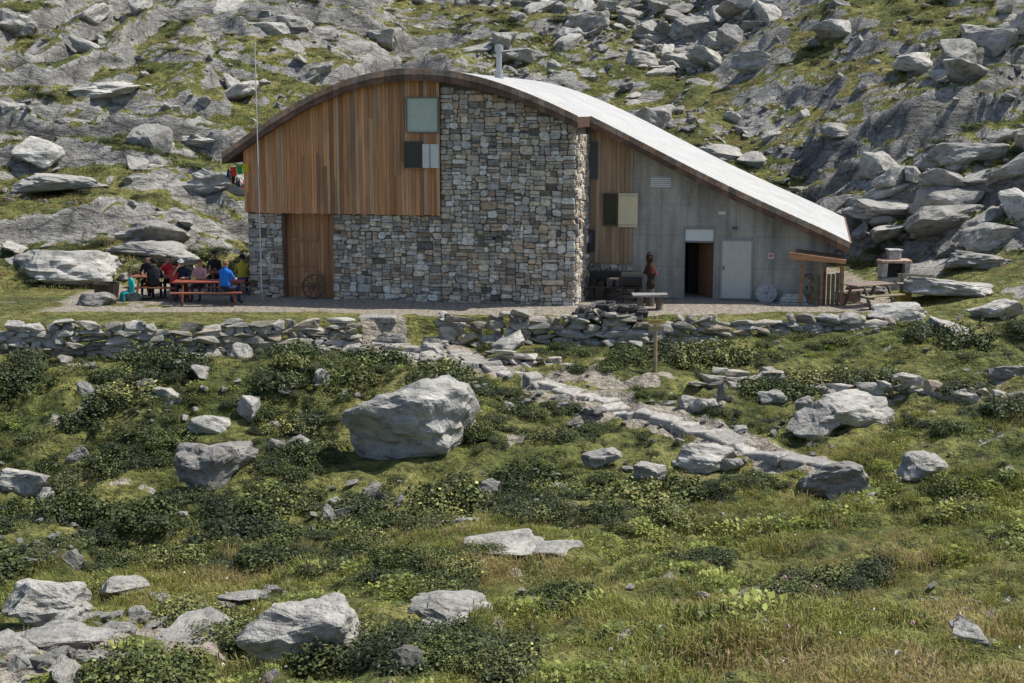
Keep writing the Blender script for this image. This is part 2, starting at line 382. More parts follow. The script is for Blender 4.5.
def wallstrip(mb,u0,u1,z0,w0,w1,top=None,col=(1,1,1),mat=0,off=TK-.02,n=None):
    n=n or max(1,int((u1-u0)/.4))
    us=np.linspace(u0,u1,n+1)
    for a,b_ in zip(us[:-1],us[1:]):
        za=top if top is not None else P(a)-off;zb=top if top is not None else P(b_)-off
        mb.hexa([(a,w0,z0),(b_,w0,z0),(b_,w1,z0),(a,w1,z0),(a,w0,za),(b_,w0,zb),(b_,w1,zb),(a,w1,za)],col,mat)
zw=loc(360,214,0)[1];uw=loc(441,160,0)[0];ud0=loc(283,260,0)[0];ud1=loc(334,260,0)[0]
mb=MB()
wallstrip(mb,UW,ud0,-.6,.0,.4,zw);wallstrip(mb,ud1,uw,-.6,.0,.4,zw);wallstrip(mb,UW,uw-.001,zw+.002,.0,.4);wallstrip(mb,uw,0,-.6,0,.4)
wallstrip(mb,ud0,ud1,-.6,.35,.45,zw)
mb.box(UW,UW+.35,.401,DEP-.4,-.6,P(UW)-TK+.0);mb.box(-.35,0,.401,DEP-.4,-.6,P(0)-TK)
wallstrip(mb,UW,8,-.6,DEP-.39,DEP-.1)
mb.obj('masonry_core',[M['mortar']],hut)
mb=MB()
tf=lambda u:P(u)-TK
stones(mb,UW,ud0,-.5,zw-.02,0);stones(mb,ud1,uw,-.5,zw-.02,0);stones(mb,uw,0,-.5,P(uw),0,tf)
stones(mb,0.,SB,-.5,5.5,0,None,'w')
mb.obj('stone_facing',[M['stone']],hut,bevel=.012)
def planks(mb,u0,u1,z0,w,topf,pal,wd=(.11,.2),zj=.02,gapcol=None):
    u=u0
    while u<u1-.01:
        d=min(random.uniform(*wd),u1-u)
        if u1-u-d<.05:d=u1-u
        c_=random.choice(pal);g=random.uniform(.75,1.18);c_=tuple(x*g for x in c_)
        e=random.uniform(0,.018);a,b_=u+.004,u+d-.004
        zb=z0+random.uniform(-zj,zj)
        zs=[zb,topf((a+b_)/2)]
        L=zs[1]-zs[0]
        if L>1.6 and random.random()<.5: zs.insert(1,zb+L*random.uniform(.25,.75))
        for k in range(len(zs)-1):
            if k: g=random.uniform(.8,1.15);c_=tuple(x*g for x in random.choice(pal))
            t0,t1=(topf(a),topf(b_)) if k==len(zs)-2 else (zs[k+1]-.006,)*2
            mb.hexa([(a,w-.03-e,zs[k]),(b_,w-.03-e,zs[k]),(b_,w,zs[k]),(a,w,zs[k]),(a,w-.03-e,t0),(b_,w-.03-e,t1),(b_,w,t1),(a,w,t0)],c_,0)
        u+=d
OR=[(.60,.285,.125),(.55,.26,.115),(.62,.31,.145),(.50,.235,.105),(.46,.24,.12),(.62,.35,.185),(.38,.20,.105),(.54,.31,.17),(.48,.32,.20)]
BR=[(.34,.235,.15),(.40,.28,.18),(.30,.21,.135),(.42,.31,.21)]
mb=MB()
planks(mb,UW-.05,uw,zw,-.13,tf,OR,(.08,.16))
mb.box(UW-.03,uw-.02,-.125,-.002,zw+.05,zw+.12,(.1,.06,.04),0)
planks(mb,ud0+.06,ud1-.06,-.05,.30,lambda u:zw+.01,[(.46,.23,.11),(.40,.20,.10),(.50,.26,.13)])
mb.box(ud0,ud0+.08,.05,.3,-.3,zw-.003,(.16,.09,.06));mb.box(ud1-.08,ud1,.05,.3,-.3,zw-.003,(.38,.2,.1))
um=(ud0+ud1)/2
for zz in (.35,1.05,1.9): mb.box(ud0+.2,um+.25,.225,.252,zz,zz+.12,(.36,.18,.09))
mb.obj('larch_cladding',[M['plank']],hut)
def window(name,a,b_,w,frame=(.35,.36,.34),pane=None,fw=.05,mull=False):
    (u0,z1),(u1,z0)=loc(*a,w),loc(*b_,w)
    mb=MB()
    mb.box(u0,u1,w-.05,w,z1-fw,z1,frame);mb.box(u0,u1,w-.05,w,z0,z0+fw,frame)
    mb.box(u0,u0+fw,w-.048,w,z0+fw,z1-fw,frame);mb.box(u1-fw,u1,w-.048,w,z0+fw,z1-fw,frame)
    mb.box(u0+fw,u1-fw,w-.012,w+.02,z0+fw,z1-fw,pane or (1,1,1),0 if pane else 1)
    return mb.obj(name,[M['paint'],M['glass']],hut)
window('upper_window',(406,97),(439,133),-.2,(.20,.18,.14),(.50,.55,.46),.04)  # opaque pale pane: the reflection in the glass is painted as its colour
window('lower_window',(404,141),(423,169),-.2,(.10,.08,.06),None,.05)
(u0_,z1_),(u1_,z0_)=loc(423,144,-.25),loc(439,168,-.25)
mb=MB();mb.box(u0_,u1_,-.34,-.2,z0_,z1_,(.68,.68,.62));mb.box(u0_+.24,u0_+.27,-.36,-.341,z0_,z1_,(.25,.25,.22));mb.box(u0_-.6,u0_+.0,-.30,-.19,z0_-.04,z0_,(.3,.2,.12));mb.obj('window_shutter',[M['paint']],hut,bevel=.008)
W2=SB
ucs=loc(633,200,W2)[0]
dl=loc(684,280,W2)[0];dr=loc(713,280,W2)[0];dt=loc(700,229,W2)[1]
mb=MB();UWR=8.0
zpl=loc(600,263,W2)[1]
wallstrip(mb,0.,dl,-.5,W2,W2+.3);wallstrip(mb,dl,dr,dt,W2,W2+.3);wallstrip(mb,dr,UWR,-.5,W2,W2+.3)
mb.box(UWR-.3,UWR,W2+.301,DEP-.4,-.5,P(UWR)-TK)
mb.obj('concrete_wall',[M['conc']],hut)
mb=MB()
planks(mb,.09,ucs,zpl,W2-.02,tf,BR,(.12,.2))
mb.obj('wing_cladding',[M['plank']],hut)
mb=MB()
stones(mb,.1,ucs,-.4,zpl-.03,W2-.01,None);mb.obj('plinth_stones',[M['stone']],hut,bevel=.012)
window('louvre_window',(583,142),(598,179),W2-.07,(.12,.12,.12),(.11,.115,.11),.04)
window('wing_window',(603,193),(618,226),W2-.07,(.10,.08,.06),None,.05)
(u0_,z1_),(u1_,z0_)=loc(619,193,W2),loc(638,227,W2)
mb=MB();mb.box(u0_,u1_,W2-.14,W2-.09,z0_,z1_,(.70,.62,.42));mb.box(u0_,u1_,W2-.15,W2-.141,z0_+.05,z0_+.1,(.5,.47,.34));mb.box(u0_,u1_,W2-.15,W2-.141,z1_-.1,z1_-.05,(.5,.47,.34));mb.obj('wing_shutter',[M['paint']],hut,bevel=.006)
(a0,b1),(a1,b0)=loc(650,176,W2),loc(672,188,W2)
mb=MB();mb.box(a0,a1,W2-.02,W2-.001,b0,b1,(.4,.4,.38))
for k in range(5): mb.box(a0+.04,a1-.04,W2-.04,W2-.021,b0+.04+k*.065,b0+.07+k*.065,(.8,.8,.78))
mb.obj('vent_grille',[M['paint']],hut)
mb=MB()
ft=.06
mb.box(dl-ft,dl,W2-.03,W2+.1,0,dt+ft,(.28,.28,.26));mb.box(dr,dr+ft,W2-.03,W2+.1,0,dt+ft,(.28,.28,.26));mb.box(dl,dr,W2-.03,W2+.1,dt,dt+ft,(.28,.28,.26))
zt=loc(700,241,W2)[1];mb.box(dl+.01,dr-.01,W2+.02,W2+.08,zt,dt-.01,(.72,.73,.70));mb.box(dl+.01,dr-.01,W2+.0,W2+.09,zt-.06,zt-.002,(.2,.2,.19))
dm=dl+(dr-dl)*.42
mb.hexa([(dm,W2+.9,0.02),(dr-.03,W2+.22,0.02),(dr-.02,W2+.27,0.02),(dm+.02,W2+.95,0.02),(dm,W2+.9,zt-.08),(dr-.03,W2+.22,zt-.08),(dr-.02,W2+.27,zt-.08),(dm+.02,W2+.95,zt-.08)],(.22,.11,.065))
mb.box(dl,dr,W2+1.5,W2+1.6,-.3,3,(.02,.02,.02))
mb.box(dl-.2,dr+.2,W2-.4,W2+.31,-.2,.03,(.25,.24,.22))
mb.obj('entrance_door',[M['paint']],hut)
(a0,b1),(a1,_)=loc(721,239,W2),loc(752,300,W2)
mb=MB();mb.box(a0,a1,W2-.05,W2-.002,.02,b1,(.33,.33,.31));mb.box(a0+.06,a1-.06,W2-.07,W2-.051,.06,b1-.06,(.53,.53,.47));mb.box(a0+.1,a0+.13,W2-.11,W2-.071,1.0,1.15,(.1,.1,.1));mb.obj('steel_door',[M['paint']],hut,bevel=.005)
mb=MB();a,b_=loc(722,213,W2);mb.box(a-.12,a+.12,W2-.02,W2-.001,b_-.05,b_+.05,(.7,.7,.68));a,b_=loc(771,256,W2);mb.box(a-.1,a+.1,W2-.02,W2-.001,b_-.1,b_+.1,(.6,.52,.48));mb.box(a-.06,a+.06,W2-.025,W2-.021,b_-.03,b_+.05,(.6,.15,.12))
a,b_=loc(495,238,0);mb.cyl((a,-.16,b_),(a,-.10,b_),.05,.05,12,(.02,.02,.02))
a,b_=loc(735,228,W2);mb.box(a-.08,a+.08,W2-.16,W2-.001,b_-.04,b_+.04,(.1,.1,.1))
a,b_=loc(822,268,W2);mb.box(a-.1,a+.02,W2-.02,W2-.001,b_-.12,b_+.12,(.5,.5,.48))
mb.obj('wall_plates',[M['paint']],hut)
mb=MB();a,b_=loc(592,240,W2);mb.box(a-.18,a+.12,W2-.25,W2-.08,b_-.35,b_+.35,(.05,.05,.05));mb.box(a-.1,a+.04,W2-.3,W2-.251,b_-.1,b_+.3,(.09,.09,.09));mb.obj('meter_box',[M['paint']],hut,bevel=.01)
a,b_=loc(499,46,4);mb=MB();zb=P(a)-.1;mb.cyl((a,4,zb),(a,4,b_),.10,.10,14);mb.cyl((a,4,b_-.18),(a,4,b_),.15,.15,14);mb.cyl((a,4,b_+.01),(a,4,b_+.05),.16,.05,14);mb.cyl((a,4,zb),(a,4,zb+.4),.16,.14,14);mb.obj('chimney_pipe',[M['metal']],hut,smooth=False)
# lean-to
mb=MB();f0=W2-.9;uo=loc(798,280,f0)[0];ue=loc(846,262,f0)[0];LW=ue-uo
for u in (uo+.1,uo+LW*.5,uo+LW-.1):
    mb.box(u-.05,u+.05,f0,f0+.1,-.3,1.32,(.30,.16,.09))
    if u>UWR: mb.box(u-.05,u+.05,f0+1.6,f0+1.7,-.3,1.3,(.22,.12,.07))
za,zb=loc(788,252,f0)[1],loc(846,260,f0)[1]
mb.hexa([(uo-.3,f0-.08,za-.22),(ue,f0-.08,zb-.12),(ue,f0,zb-.12),(uo-.3,f0,za-.22),(uo-.3,f0-.08,za),(ue,f0-.08,zb),(ue,f0,zb),(uo-.3,f0,za)],(.50,.25,.12))
mb.hexa([(uo-.1,f0+.01,za-.12),(ue,f0+.01,zb-.1),(ue,f0+.85,zb+.0),(uo-.1,f0+.85,za-.02),(uo-.1,f0+.01,za-.07),(ue,f0+.01,zb-.05),(ue,f0+.85,zb+.05),(uo-.1,f0+.85,za+.03)],(.25,.16,.1))
for k in range(int((LW-.5)/.14)): mb.box(uo+.5+k*.14,uo+.62+k*.14,f0+.12,f0+.15,-.1,random.uniform(.95,1.1),tuple(x*random.uniform(.6,1.1) for x in (.2,.15,.11)))
for k in range(22):
    z_=.05+.9*random.random();x_=uo+.2+random.random()*.3;mb.cyl((x_,f0+.2,z_),(x_,f0+.7,z_),.05,.045,7,random.choice([(.3,.2,.12),(.2,.14,.1),(.12,.1,.08)]))
mb.obj('woodshed_lean_to',[M['wood']],hut)
def wl(u,w,z=0):
    p=np.array([OX,OY])+U*u+V*w;return Vector((p[0],p[1],z))
# ------------------------------------------------------------------ instancing
def scatter(name,srcs,pos,rot,scl,idx=None):
    coll=bpy.data.collections.new(name+'_kit')
    for o_ in srcs: coll.objects.link(o_)
    me=bpy.data.meshes.new(name);n=len(pos);me.vertices.add(n);me.vertices.foreach_set('co',np.asarray(pos,np.float32).ravel())
    for nm,v in (('rot_e',rot),('scl_v',scl)):
        a=me.attributes.new(nm,'FLOAT_VECTOR','POINT');a.data.foreach_set('vector',np.asarray(v,np.float32).ravel())
    a=me.attributes.new('pick','INT','POINT');a.data.foreach_set('value',np.asarray(rng.integers(0,len(srcs),n) if idx is None else idx,np.int32))
    ob=bpy.data.objects.new(name,me);COL.objects.link(ob)
    g=bpy.data.node_groups.new(name,'GeometryNodeTree')
    g.interface.new_socket('Geometry',in_out='INPUT',socket_type='NodeSocketGeometry');g.interface.new_socket('Geometry',in_out='OUTPUT',socket_type='NodeSocketGeometry')
    gi=g.nodes.new('NodeGroupInput');go=g.nodes.new('NodeGroupOutput');ip=g.nodes.new('GeometryNodeInstanceOnPoints');ci=g.nodes.new('GeometryNodeCollectionInfo')
    ci.inputs['Collection'].default_value=coll;ci.inputs['Separate Children'].default_value=True;ci.inputs['Reset Children'].default_value=True
    def na(nm,t):
        x=g.nodes.new('GeometryNodeInputNamedAttribute');x.data_type=t;x.inputs['Name'].default_value=nm;return x.outputs['Attribute']
    e=g.nodes.new('FunctionNodeEulerToRotation');L=g.links.new
    L(gi.outputs[0],ip.inputs['Points']);L(ci.outputs[0],ip.inputs['Instance']);ip.inputs['Pick Instance'].default_value=True
    L(na('pick','INT'),ip.inputs['Instance Index']);L(na('rot_e','FLOAT_VECTOR'),e.inputs[0]);L(e.outputs[0],ip.inputs['Rotation']);L(na('scl_v','FLOAT_VECTOR'),ip.inputs['Scale'])
    L(ip.outputs[0],go.inputs[0])
    md=ob.modifiers.new('scatter','NODES');md.node_group=g
    return ob
def rockmesh(name,seed,cuts=2,npt=13,amp=.06,mat='rock'):
    r=random.Random(seed);bm=bmesh.new()
    for k in range(npt):
        v=Vector((r.gauss(0,1),r.gauss(0,1),r.gauss(0,1))).normalized()
        v=Vector([math.copysign(abs(q)**.75,q) for q in v])*r.uniform(.85,1.1)*.55
        bm.verts.new(v)
    res=bmesh.ops.convex_hull(bm,input=bm.verts)
    bmesh.ops.delete(bm,geom=[g for g in res['geom_interior'] if isinstance(g,bmesh.types.BMVert)],context='VERTS')
    bmesh.ops.dissolve_limit(bm,angle_limit=.25,verts=bm.verts,edges=bm.edges)
    bmesh.ops.bevel(bm,geom=list(bm.edges),offset=.035,segments=1,affect='EDGES')
    bmesh.ops.triangulate(bm,faces=bm.faces)
    for c_ in range(cuts):
        bmesh.ops.subdivide_edges(bm,edges=[e for e in bm.edges if e.calc_length()>.5/(2**c_)*.35],cuts=1,use_grid_fill=True)
        bmesh.ops.triangulate(bm,faces=[f for f in bm.faces if len(f.verts)>3])
    off=Vector((seed*3.7,seed*1.3,0))
    for v in bm.verts:
        d=mnoise.fractal(v.co*2.2+off,.8,2.1,5);rg=abs(mnoise.noise(v.co*Vector((2,2,7))+off))
        v.co+=v.co.normalized()*(d*amp*1.3-rg*amp*.8)
    me=bpy.data.meshes.new(name);bm.to_mesh(me);bm.free();me.materials.append(M[mat])
    return bpy.data.objects.new(name,me)
rocks=[rockmesh('rock_%02d'%i,i+1,2) for i in range(12)]
def P3(x,y,dz=0): return np.stack([x,y,H(x,y)+dz],-1)
n=90000;x=rng.uniform(-50,55,n);y=rng.uniform(48,128,n)
lu=(x-OX)*U[0]+(y-OY)*U[1];lw=(x-OX)*V[0]+(y-OY)*V[1]
inh=(lu>-12.2)&(lu<9.4)&(lw>-1)&(lw<14.2)
keep=(np.abs(x)<y*.42+4)&(y>y0(x)+.3)
dens=.055+.6*ss(-6,8,x)*ss(.05,.35,fbm(x*.06,y*.06,3,200)+.0+.5*ss(78,90,y))+.3*ss(.12,.4,fbm(x*.12,y*.12,3,210))*ss(-20,5,x)
keep&=(~inh)&(rng.random(n)<dens*.6)
x,y=x[keep],y[keep];n=len(x)
sc=.17+rng.pareto(1.7,n)*.18;sc=np.clip(sc,.15,1.9)
scl=np.stack([sc*rng.uniform(.9,1.9,n),sc*rng.uniform(.7,1.3,n),sc*rng.uniform(.35,.95,n)],-1)
rot=np.stack([rng.uniform(-.5,.5,n),rng.uniform(-.5,.5,n),rng.uniform(0,6.28,n)],-1)
scatter('talus_boulders',rocks,P3(x,y)+np.stack([0*x,0*x,scl[:,2]*.15],-1),rot,scl)
rocks2=[rockmesh('stone_%02d'%i,i+31,2) for i in range(8)]
n=10000;x=rng.uniform(-22,22,n);y=rng.uniform(9,44,n)
dd=.08+.5*ss(4,-6,x)*ss(20,28,y)+.4*ss(5,14,x)*ss(28,36,y);dd=dd*ss(-.15,.35,fbm(x*.3,y*.3,3,220))+.9*(dseg(x,y,trail)<.9)+.45*(dseg(x,y,stairs)<1.3)+.25*(dseg(x,y,walk)<1.3)+.3*(dseg(x,y,bare)<1.)+.4*ss(1.8,.4,edge(x)-y)
keep=(rng.random(n)<dd)&(y<edge(x)-.3)&(dseg(x,y,walk)>.4);x,y=x[keep],y[keep];n=len(x)
sc=np.clip(.10+rng.pareto(1.9,n)*.09,.09,.8)
scl=np.stack([sc*rng.uniform(.9,1.7,n),sc,sc*rng.uniform(.4,.9,n)],-1)
rot=np.stack([rng.uniform(-.4,.4,n),rng.uniform(-.4,.4,n),rng.uniform(0,6.28,n)],-1)
scatter('scattered_stones',rocks2,P3(x,y,.06),rot,scl)
heroes=[(408,427,140,82),(210,469,84,50),(18,482,56,34),(35,612,95,50),(296,646,135,72),(455,617,92,26),(842,484,84,34),(712,464,78,28),(865,415,95,40),(815,425,50,30),(925,470,52,26),(603,461,42,20),(652,474,40,16),(490,490,24,18),(208,428,42,22),(190,357,26,12),(810,408,26,22),(120,590,52,16),(408,664,34,30),(145,385,22,12),(321,378,20,16),(560,552,60,10),(500,549,90,12),(470,523,34,9),(240,600,44,12),(60,644,95,14),(90,657,34,14),(276,448,20,16),(776,400,34,14),(75,455,26,20),(45,497,22,24),(70,560,26,18),(377,497,18,14),(328,519,14,26),(430,350,30,12),(345,345,26,10),(388,340,30,14),(960,330,60,22),(1005,312,60,24),(900,315,60,18),(1010,372,40,16),(770,371,20,12),(515,378,26,9),(740,430,20,10),(690,405,22,16),(722,392,10,22),
 (905,210,110,24),(980,160,110,36),(850,128,50,22),(1000,238,70,28),(955,292,90,22),(985,262,80,18),(870,290,40,12),(700,25,60,30),(590,20,44,26),(760,60,50,24),(930,60,60,22),(840,30,50,24),(640,60,40,20),
 (215,188,90,44),(60,272,110,36),(150,258,100,26),(140,240,80,20),(95,300,40,14),(60,190,120,26),(200,140,90,20),(100,90,90,18)]
hr=[]
for k,(px,py,w,h) in enumerate(heroes):
    g=hit(px,py+h*.42);d=g.y*math.cos(PITCH)+(ZC-g.z)*math.sin(PITCH);W=w*d/FP;Hh=h*d/FP
    ob=rockmesh('boulder',100+k,3 if w>70 else 2,15,.08);COL.objects.link(ob)
    ob.rotation_euler=(random.uniform(-.12,.12),random.uniform(-.12,.12),random.choice([0,.3,-.3,3.1]))
    ob.scale=(W*.98,W*random.uniform(.6,.8),Hh*1.15);ob.location=g+Vector((0,W*.3,Hh*.34));hr.append((g.x,g.y+W*.3,W*.5))
def clear(x,y,m=1.):
    k=np.ones(len(x),bool)
    for hx,hy,r in hr: k&=np.hypot(x-hx,y-hy)>r*m
    return k
# ------------------------------------------------------------------ dry stone walls
wsrc=0
def drywall(name,pts,zt,ht,th=.5,sz=(.42,.15)):
    global wsrc
    wsrc+=1
    pts=[Vector((p[0],p[1],0)) for p in pts];pos=[];rot=[];scl=[]
    for a,b_ in zip(pts[:-1],pts[1:]):
        d=b_-a;L=d.length;d.normalize();nrm=Vector((d.y,-d.x,0));ang=math.atan2(d.y,d.x)
        z=0
        while z<ht:
            h=random.uniform(.6,1.5)*sz[1];u=random.uniform(-.1,0)
            while u<L:
                l=random.uniform(.45,1.9)*sz[0]
                q=a+d*(u+l/2);base=zt-ht
                lim=ht-.28*abs(vn(q.x*.9,0.,4))-.12*random.random()
                if z+h*.5<lim:
                    q=q+nrm*(th*.28+random.uniform(-.09,.09)-z*.06);hh_=h*random.uniform(1.15,1.6)
                    pos.append((q.x,q.y,base+z+h/2+random.uniform(-.03,.03)));rot.append((random.uniform(-.14,.14),random.uniform(-.14,.14),ang+random.uniform(-.2,.2)+random.choice([0,3.14159])))
                    scl.append((l*1.25,th*.8,hh_*1.15))
                u+=l
            z+=h
    return scatter(name,[rockmesh('ws%02d'%i,i+400+wsrc*9,1,12,.05,'wallrock') for i in range(8)],np.array(pos),np.array(rot),np.array(scl))
drywall('dry_stone_wall',[(-24,41.05),(-16,41.15),(-9,41.4),(-7.6,41.85)],.24,1.5)
drywall('dry_stone_wall',[(-7.6,41.9),(-6.2,42.25),(-4.9,42.55)],.12,1.2)
drywall('dry_stone_wall',[(-2.2,43.1),(0,43.1),(3,42.85)],.26,1.3)
drywall('dry_stone_wall',[(3,42.85),(6,42.75),(10,42.65),(11.8,42.8)],.22,1.2)
pw=[hit(480,362),hit(560,363)];drywall('stone_edging',pw,pw[0].z+.35,.8)
for a,b_ in zip(edg[:-1],edg[1:]): drywall('stone_edging',[a,b_],max(a.z,b_.z)+.34,.85,.4)
pw=[hit(*p) for p in [(270,352),(330,352),(385,356),(450,363)]]
for a,b_ in zip(pw[:-1],pw[1:]): drywall('stone_edging',[a,b_],max(a.z,b_.z)+.15,.5,.6)
mb=MB()
for a,b_ in zip(walk[:-1],walk[1:]):
    d=(b_-a);L=d.length;d.normalize();r=Vector((d.y,-d.x,0)).normalized();u=0
    while u<L:
        l=random.uniform(.25,.75);p=a+d*u;q=a+d*(u+l-.015);of=r*random.uniform(-.08,.08);w=random.uniform(.24,.38)
        u+=l
        if random.random()<.07: continue
        zz=[float(H(t.x,t.y))+.08 for t in (p,q)];zz=[sum(zz)/2+.6*(v_-sum(zz)/2) for v_ in zz];g=random.uniform(.27,.43)
        P_=[];jj=[(random.uniform(-.08,.08),random.uniform(-.08,.08),random.uniform(-.025,.025)) for _ in range(4)]
        for dzv in (-.25,0):
            for (t,z_,s_),jx in zip(((p,zz[0],-1),(p,zz[0],1),(q,zz[1],1),(q,zz[1],-1)),jj):
                v=t+of+r*w*s_;P_.append((v.x+jx[0],v.y+jx[1],z_+dzv+jx[2]))
        mb.hexa(P_,(g*1.03,g*.97,g*.87))
mb.obj('stepping_footpath',[M['stone']],None,bevel=.03)
mb=MB()
for k in range(8):
    t=k/7;p=Vector((-4.1+t*2.6,43.3-t*3.0,0));z_=float(H(p.x,p.y))+.06
    g=random.uniform(.3,.42)
    for s_ in (-.3,.28): mb.box(p.x+s_-.3,p.x+s_+.26,p.y-.2,p.y+.22,z_-.2,z_,(g,g*.96,g*.88),0,.05)
mb.obj('stone_steps',[M['stone']],None,bevel=.03)
# ------------------------------------------------------------------ vegetation
def leafmat(name,stops,tr=.35):
    m,nt,b,o=newmat(name);oi=N(nt,'ShaderNodeObjectInfo').outputs['Random']
    c1=ramp(nt,oi,stops);ca=attr(nt,'Col');c2=mix(nt,1.,c1,ca,'MULTIPLY')
    nt.links.new(c2,b.inputs['Base Color']);b.inputs['Roughness'].default_value=.55
    if tr:
        t=N(nt,'ShaderNodeBsdfTranslucent');nt.links.new(c2,t.inputs[0]);mx=N(nt,'ShaderNodeMixShader');mx.inputs[0].default_value=tr
        nt.links.new(b.outputs[0],mx.inputs[1]);nt.links.new(t.outputs[0],mx.inputs[2]);nt.links.new(mx.outputs[0],o.inputs[0])
    return m
M['grass0']=leafmat('grass_lush',[(0,(.25,.30,.075)),(.5,(.34,.39,.105)),(1,(.42,.43,.14))],.42)
M['grass1']=leafmat('grass_dry',[(0,(.38,.35,.15)),(.5,(.48,.43,.20)),(1,(.54,.46,.26))],.42)
M['grass2']=leafmat('grass_dark',[(0,(.11,.14,.04)),(.5,(.16,.20,.06)),(1,(.22,.25,.08))],.3)
M['leaf']=leafmat('shrub_leaves',[(0,(.048,.070,.024)),(.45,(.078,.105,.034)),(.8,(.14,.17,.055)),(1,(.21,.23,.08))],0)
M['leaf2']=leafmat('juniper_needles',[(0,(.036,.052,.024)),(.6,(.060,.080,.034)),(1,(.10,.12,.048))],0)
M['petal']=simple('petals',None,.6,5,.1,0)
def tuft(name,seed,nb,rad,h,wd,lean=.5,mat='grass0',fl=0):
    r=random.Random(seed);mb=MB();mb.fix=False
    for k in range(nb):
        a=r.uniform(0,6.28);rr=rad*math.sqrt(r.random());x_,y_=rr*math.cos(a),rr*math.sin(a)
        hh_=h*r.uniform(.35,1.15)*(1.1-.5*rr/rad);b_=r.uniform(0,6.28);l=hh_*r.uniform(.2,lean*1.9);dx,dy=math.cos(b_),math.sin(b_)
        px_,py_=-dy*wd/2,dx*wd/2
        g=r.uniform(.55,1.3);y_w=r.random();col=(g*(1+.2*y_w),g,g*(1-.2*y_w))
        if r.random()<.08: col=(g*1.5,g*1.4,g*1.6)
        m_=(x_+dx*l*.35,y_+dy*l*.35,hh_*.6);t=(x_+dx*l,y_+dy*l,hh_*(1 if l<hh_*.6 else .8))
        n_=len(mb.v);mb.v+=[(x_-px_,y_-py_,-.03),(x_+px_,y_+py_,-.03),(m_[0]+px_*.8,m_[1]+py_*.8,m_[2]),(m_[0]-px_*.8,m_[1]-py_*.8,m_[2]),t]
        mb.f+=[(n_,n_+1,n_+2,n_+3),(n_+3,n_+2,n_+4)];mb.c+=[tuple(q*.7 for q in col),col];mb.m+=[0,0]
    for k in range(fl):
        a=r.uniform(0,6.28);x_,y_=rad*.8*math.cos(a),rad*.8*math.sin(a);z_=h*r.uniform(.9,1.4);s_=.011
        cc=r.choice([(.7,.7,.62),(.55,.3,.4),(.7,.6,.15)])
        for q in range(2):
            mb.poly([(x_-s_,y_-s_*(1-2*q),z_),(x_+s_,y_+s_*(1-2*q),z_),(x_+s_*.8,y_,z_+s_*1.6),(x_-s_*.8,y_,z_+s_*1.6)],cc,1)
    return mb.obj(name,[M[mat],M['petal']],link=False)
def forb(name,seed,n_l,rad,leaf,mat='grass2'):
    r=random.Random(seed);mb=MB();mb.fix=False
    for k in range(n_l):
        a=r.uniform(0,6.28);rr=rad*math.sqrt(r.random());p=Vector((rr*math.cos(a),rr*math.sin(a),r.uniform(.01,.10)*(1.2-rr/rad)))
        n_=Vector((r.gauss(0,.5),r.gauss(0,.5),1)).normalized();t=n_.orthogonal().normalized();t.rotate(Matrix.Rotation(r.uniform(0,6.28),3,n_));s_=n_.cross(t);l=leaf*r.uniform(.6,1.4);w=l*.35;g=r.uniform(.6,1.5)
        mb.poly([p,p+t*l*.5+s_*w,p+t*l,p+t*l*.5-s_*w],(g,g,g*.9))
    return mb.obj(name,[M[mat]],link=False)
def shrub(name,seed,nl,leaf,mat,R_=.5,hz=.6,up=.3,asp=.45):
    r=random.Random(seed);mb=MB();mb.fix=False
    lobes=[(r.uniform(-.32,.32),r.uniform(-.32,.32),r.uniform(-.05,.2),r.uniform(.10,.30)) for _ in range(14)]
    for k in range(nl):
        L=r.choice(lobes);v=Vector((r.gauss(0,1),r.gauss(0,1),abs(r.gauss(0,.9)))).normalized()
        dep=1-abs(r.gauss(0,.18))+(.25*r.random() if r.random()<.1 else 0);p=Vector((L[0],L[1],L[2]*hz))+Vector((v.x,v.y,v.z*hz*1.35))*L[3]*dep*(1+.45*mnoise.noise(v*4+Vector((seed,L[0]*9,0))))
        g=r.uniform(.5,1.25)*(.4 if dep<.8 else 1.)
        if r.random()<.14: g*=1.9
        n_=(v+Vector((r.gauss(0,.6),r.gauss(0,.6),r.gauss(0,.6)+up))).normalized();t=n_.orthogonal().normalized();t.rotate(Matrix.Rotation(r.uniform(0,6.28),3,n_));s_=n_.cross(t)
        l=leaf*r.uniform(.5,1.4);w=l*asp;p-=t*l/2
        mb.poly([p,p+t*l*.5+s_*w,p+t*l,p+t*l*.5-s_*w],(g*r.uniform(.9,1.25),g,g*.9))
    return mb.obj(name,[mat],link=False)
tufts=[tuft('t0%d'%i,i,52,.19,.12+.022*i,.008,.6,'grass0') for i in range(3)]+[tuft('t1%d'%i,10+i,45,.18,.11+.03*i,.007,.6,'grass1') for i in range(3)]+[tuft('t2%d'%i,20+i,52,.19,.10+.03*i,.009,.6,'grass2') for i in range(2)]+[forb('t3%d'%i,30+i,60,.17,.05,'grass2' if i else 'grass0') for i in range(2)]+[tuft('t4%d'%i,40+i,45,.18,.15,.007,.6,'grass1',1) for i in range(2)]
n=50000;x=rng.uniform(-18,20,n);y=rng.uniform(8,44,n)
rk_,di_,hi_,nn_=masks(x,y)
fgmask=ss(31,26,y+1.2*fbm(x*.4,y*.4,2,300)*4-.35*np.clip(x,0,30))
patch=ss(-.3,.1,fbm(x*.7,y*.7,3,301))
dn=np.clip(fgmask*(.3+.7*patch)+.25,0,1)*np.where(di_>.4,.06,1)*np.where(rk_>.5,.25,1)
keep=(np.abs(x)<y*.42+1.5)&(y<edge(x)-.25)&(rng.random(n)<dn)&clear(x,y,.85)&(dseg(x,y,walk)>.38);x,y,=x[keep],y[keep];fg=fgmask[keep];n=len(x)
